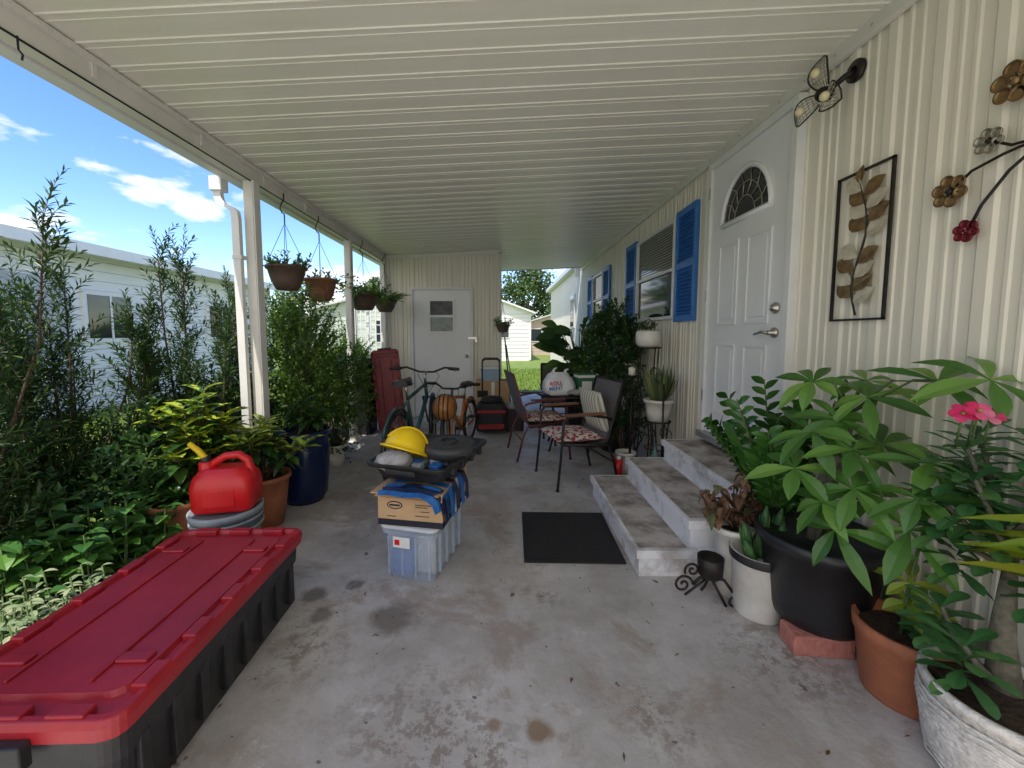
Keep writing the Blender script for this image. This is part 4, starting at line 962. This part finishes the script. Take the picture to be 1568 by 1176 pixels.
def gable(name,x0,x1,y0,y1,h,hp,wm,rm,win=()):
    e=empty(name); m=M(); m.box((x0,y0,-.05),(x1,y1,h),wm)
    cx=(x0+x1)/2; m.add([(x0,y0,h),(x1,y0,h),(cx,y0,hp)],[(0,1,2)],wm); m.add([(x0,y1,h),(x1,y1,h),(cx,y1,hp)],[(0,1,2)],wm)
    z=.2
    while z<h: m.box((x0,y0-.012,z),(x1,y0-.001,z+.012),tintm); z+=.2
    m.obj('walls',e)
    m=M()
    for s_ in (0,1):
        xe=x0-.25 if s_==0 else x1+.25; ze=h-.25*(hp-h)/(cx-x0)
        m.loft([[(xe,y0-.3,ze),(cx,y0-.3,hp),(cx,y0-.3,hp+.08),(xe,y0-.3,ze+.08)],[(xe,y1+.3,ze),(cx,y1+.3,hp),(cx,y1+.3,hp+.08),(xe,y1+.3,ze+.08)]],rm)
    m.obj('roof',e); m=M()
    for a,b,c,d in win: m.box((a-.05,y0-.04,c-.05),(b+.05,y0-.014,d+.05),white); m.box((a,y0-.05,c),(b,y0-.041,d),glass)
    m.box((x0-.03,y0-.03,0),(x0+.08,y0+.08,h),white); m.box((x1-.08,y0-.03,0),(x1+.03,y0+.08,h),white)
    m.obj('windows',e)
gable('white_garden_house',-2.6,1.45,21,27,2.5,3.25,nsid,white,((-.6,.3,1.2,2.0),))
gable('beige_house',1.5,5.5,27,34,2.1,2.7,mat('beige_wall',(.60,.46,.38),.6),nroof,((1.9,2.6,.9,1.7),))
gable('green_house',-9,-3.2,19,26,2.5,3.2,mat('pale_green_wall',(.6,.66,.6),.6),nroof,((-6,-5,1,2),(-4.6,-3.9,1,2)))
m=M()
for x in (-3.3,-2.4):
    for y in (9.0,9.8): m.box((x-.03,y-.03,0),(x+.03,y+.03,2.0),white)
for k in range(8): m.box((-3.4,8.95+k*.12,2.0),(-2.3,8.98+k*.12,2.05),white)
for k in range(9):
    m.box((-3.3,8.985,.15+k*.2),(-2.4,9.0,.17+k*.2),white); m.box((-3.3+k*.11,8.97,.1),(-3.28+k*.11,8.985,1.95),white)
m.obj('garden_arbor')
def tree(name,x,y,h,r,seed,n=2600,tm=L_tree,ls=.35):
    rr=random.Random(seed); m=M()
    m.tube([(x,y,-.1),(x+.1,y,h*.25),(x,y,h*.5)],[.35*h/9,.25*h/9,.14*h/9],bark,8)
    cl=[]
    for i in range(14):
        d=rdir(.2,rr); c=V((x,y,h*.62))+V((d.x*r*.65,d.y*r*.65,d.z*h*.30)); cl.append((c,rr.uniform(.3,.5)*r))
        m.tube([(x,y,h*.35),((x+c.x)/2,(y+c.y)/2,h*.5),tuple(c)],[.10,.07,.03],bark,5)
    for i in range(n):
        c,q=rr.choice(cl); d=rdir(0,rr); p=c+d*q*rr.uniform(.55,1.05)
        m.sleaf(p,(rdir(0,rr)+d*.5).normalized(),d,ls*rr.uniform(.6,1.2),ls*.6,tm)
    m.obj(name)
tree('oak_tree',2.4,43,8.2,3.4,71,5000,ls=.4); tree('oak_tree',7.0,40,6.4,3.0,72,3000,ls=.4); tree('oak_tree',-1.5,50,6.5,3.0,73,2400,ls=.4)
tree('oak_tree',-9,30,5,2.6,74,2400); tree('oak_tree',-17,34,5.5,3,75,2000)
rr=random.Random(77); m=M()
for i in range(9000):
    x=rr.uniform(-60,50); h=2.4+1.2*math.sin(x*.35)+.8*math.sin(x*.9); p=V((x,62+rr.uniform(-2,2),rr.uniform(0,max(1,h))))
    m.sleaf(p,rdir(0,rr),V((0,-1,.3)),1.2,.9,L_tree)
m.obj('distant_treeline')
shrub('garden_shrub',-3.2,8.6,.0,1.2,.6,.5,160,78,L_shrub,.10,.06)
shrub('garden_shrub',-4.6,9.8,.0,1.5,.8,.6,160,79,L_tree,.10,.06)
rr=random.Random(80); m=M()
for i in range(15000):
    x=rr.uniform(-7.0,-2.9); y=rr.uniform(1.6,8.5)
    m.sleaf(V((x,y,-.06)),V((rr.uniform(-.5,.5),rr.uniform(-.5,.5),1)).normalized(),V((rr.uniform(-1,1),rr.uniform(-1,1),.1)),rr.uniform(.04,.10),.013,L_grass)
for i in range(3500):
    x=rr.uniform(-.2,1.7); y=rr.uniform(9.2,16)
    m.sleaf(V((x,y,-.06)),V((rr.uniform(-.5,.5),rr.uniform(-.5,.5),1)).normalized(),V((rr.uniform(-1,1),rr.uniform(-1,1),.1)),rr.uniform(.05,.1),.018,L_grass)
m.obj('lawn_grass')
rr=random.Random(81); m=M()
for i in range(110):
    x=rr.uniform(-1.7,1.3); y=rr.uniform(1.1,6)
    if rr.random()<.5: x=rr.choice((-1,1))*rr.uniform(.7,1.5)
    a=rr.uniform(0,6.28); m.sleaf(V((x,y,.004)),V((math.cos(a),math.sin(a),.05)),V((0,0,1)),rr.uniform(.01,.035),rr.uniform(.005,.012),L_dry)
m.obj('fallen_leaves')
# ------------------------------------------------------------------ world, sun
w=bpy.data.worlds.new('World'); bpy.context.scene.world=w; w.use_nodes=True; nt=w.node_tree; L=nt.links
bg=nt.nodes['Background']; bg.inputs['Strength'].default_value=.15
sun_dir=V((-.13,-.42,.90)).normalized()
el=math.asin(sun_dir.z); az=math.atan2(sun_dir.x,sun_dir.y)
sky=nn(nt,'ShaderNodeTexSky',sky_type='NISHITA'); sky.sun_disc=False; sky.sun_elevation=el; sky.sun_rotation=az; sky.air_density=1.0; sky.dust_density=.3; sky.ozone_density=2.0
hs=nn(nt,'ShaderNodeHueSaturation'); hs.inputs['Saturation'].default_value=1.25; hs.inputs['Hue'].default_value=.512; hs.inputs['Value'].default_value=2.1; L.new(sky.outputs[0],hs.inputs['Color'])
tc=nn(nt,'ShaderNodeTexCoord'); mp=nn(nt,'ShaderNodeMapping'); mp.inputs['Scale'].default_value=(1,1,2.6); mp.inputs['Location'].default_value=(.30,.9,0); L.new(tc.outputs['Generated'],mp.inputs[0])
nz=nn(nt,'ShaderNodeTexNoise'); nz.inputs['Scale'].default_value=3.4; nz.inputs['Detail'].default_value=7; nz.inputs['Roughness'].default_value=.56; L.new(mp.outputs[0],nz.inputs['Vector'])
sep=nn(nt,'ShaderNodeSeparateXYZ'); L.new(tc.outputs['Generated'],sep.inputs[0])
mr=nn(nt,'ShaderNodeMapRange'); mr.inputs['From Min'].default_value=0; mr.inputs['From Max'].default_value=.42; mr.inputs['To Min'].default_value=.13; mr.inputs['To Max'].default_value=-.10; L.new(sep.outputs['Z'],mr.inputs['Value'])
# bright broken cloud added behind the camera, out of view, as fill light
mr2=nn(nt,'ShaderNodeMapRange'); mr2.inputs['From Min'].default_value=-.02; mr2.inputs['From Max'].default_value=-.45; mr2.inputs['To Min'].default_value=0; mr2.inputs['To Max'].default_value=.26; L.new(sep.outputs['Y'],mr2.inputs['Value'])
ad=nn(nt,'ShaderNodeMath',operation='ADD'); L.new(nz.outputs['Fac'],ad.inputs[0]); L.new(mr.outputs[0],ad.inputs[1])
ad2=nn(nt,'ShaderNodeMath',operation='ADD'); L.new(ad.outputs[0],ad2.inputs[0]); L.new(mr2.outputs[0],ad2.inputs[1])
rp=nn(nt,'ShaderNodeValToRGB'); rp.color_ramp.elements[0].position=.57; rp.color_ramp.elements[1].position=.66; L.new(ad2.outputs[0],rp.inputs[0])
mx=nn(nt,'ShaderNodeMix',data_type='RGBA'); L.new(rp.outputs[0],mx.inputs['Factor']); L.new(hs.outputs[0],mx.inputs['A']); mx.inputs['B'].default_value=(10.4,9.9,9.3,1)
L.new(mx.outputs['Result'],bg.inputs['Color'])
sl=bpy.data.lights.new('sun','SUN'); sl.energy=5; sl.angle=rad(.5); sl.color=(1,.94,.84)
so=bpy.data.objects.new('sun',sl); bpy.context.scene.collection.objects.link(so); so.rotation_euler=sun_dir.to_track_quat('Z','Y').to_euler()
# ------------------------------------------------------------------ camera
cd=bpy.data.cameras.new('camera'); cam=bpy.data.objects.new('camera',cd); bpy.context.scene.collection.objects.link(cam)
cd.sensor_width=36; cd.lens=610/1568*36; cd.clip_start=.05; cd.clip_end=600; cd.shift_x=.0089; cd.shift_y=-.0179
cam.location=(0,0,1.35); cam.rotation_euler=(rad(90-4.5),0,0)
sc=bpy.context.scene; sc.camera=cam
sc.view_settings.view_transform='Standard'; sc.view_settings.look='None'; sc.view_settings.exposure=0
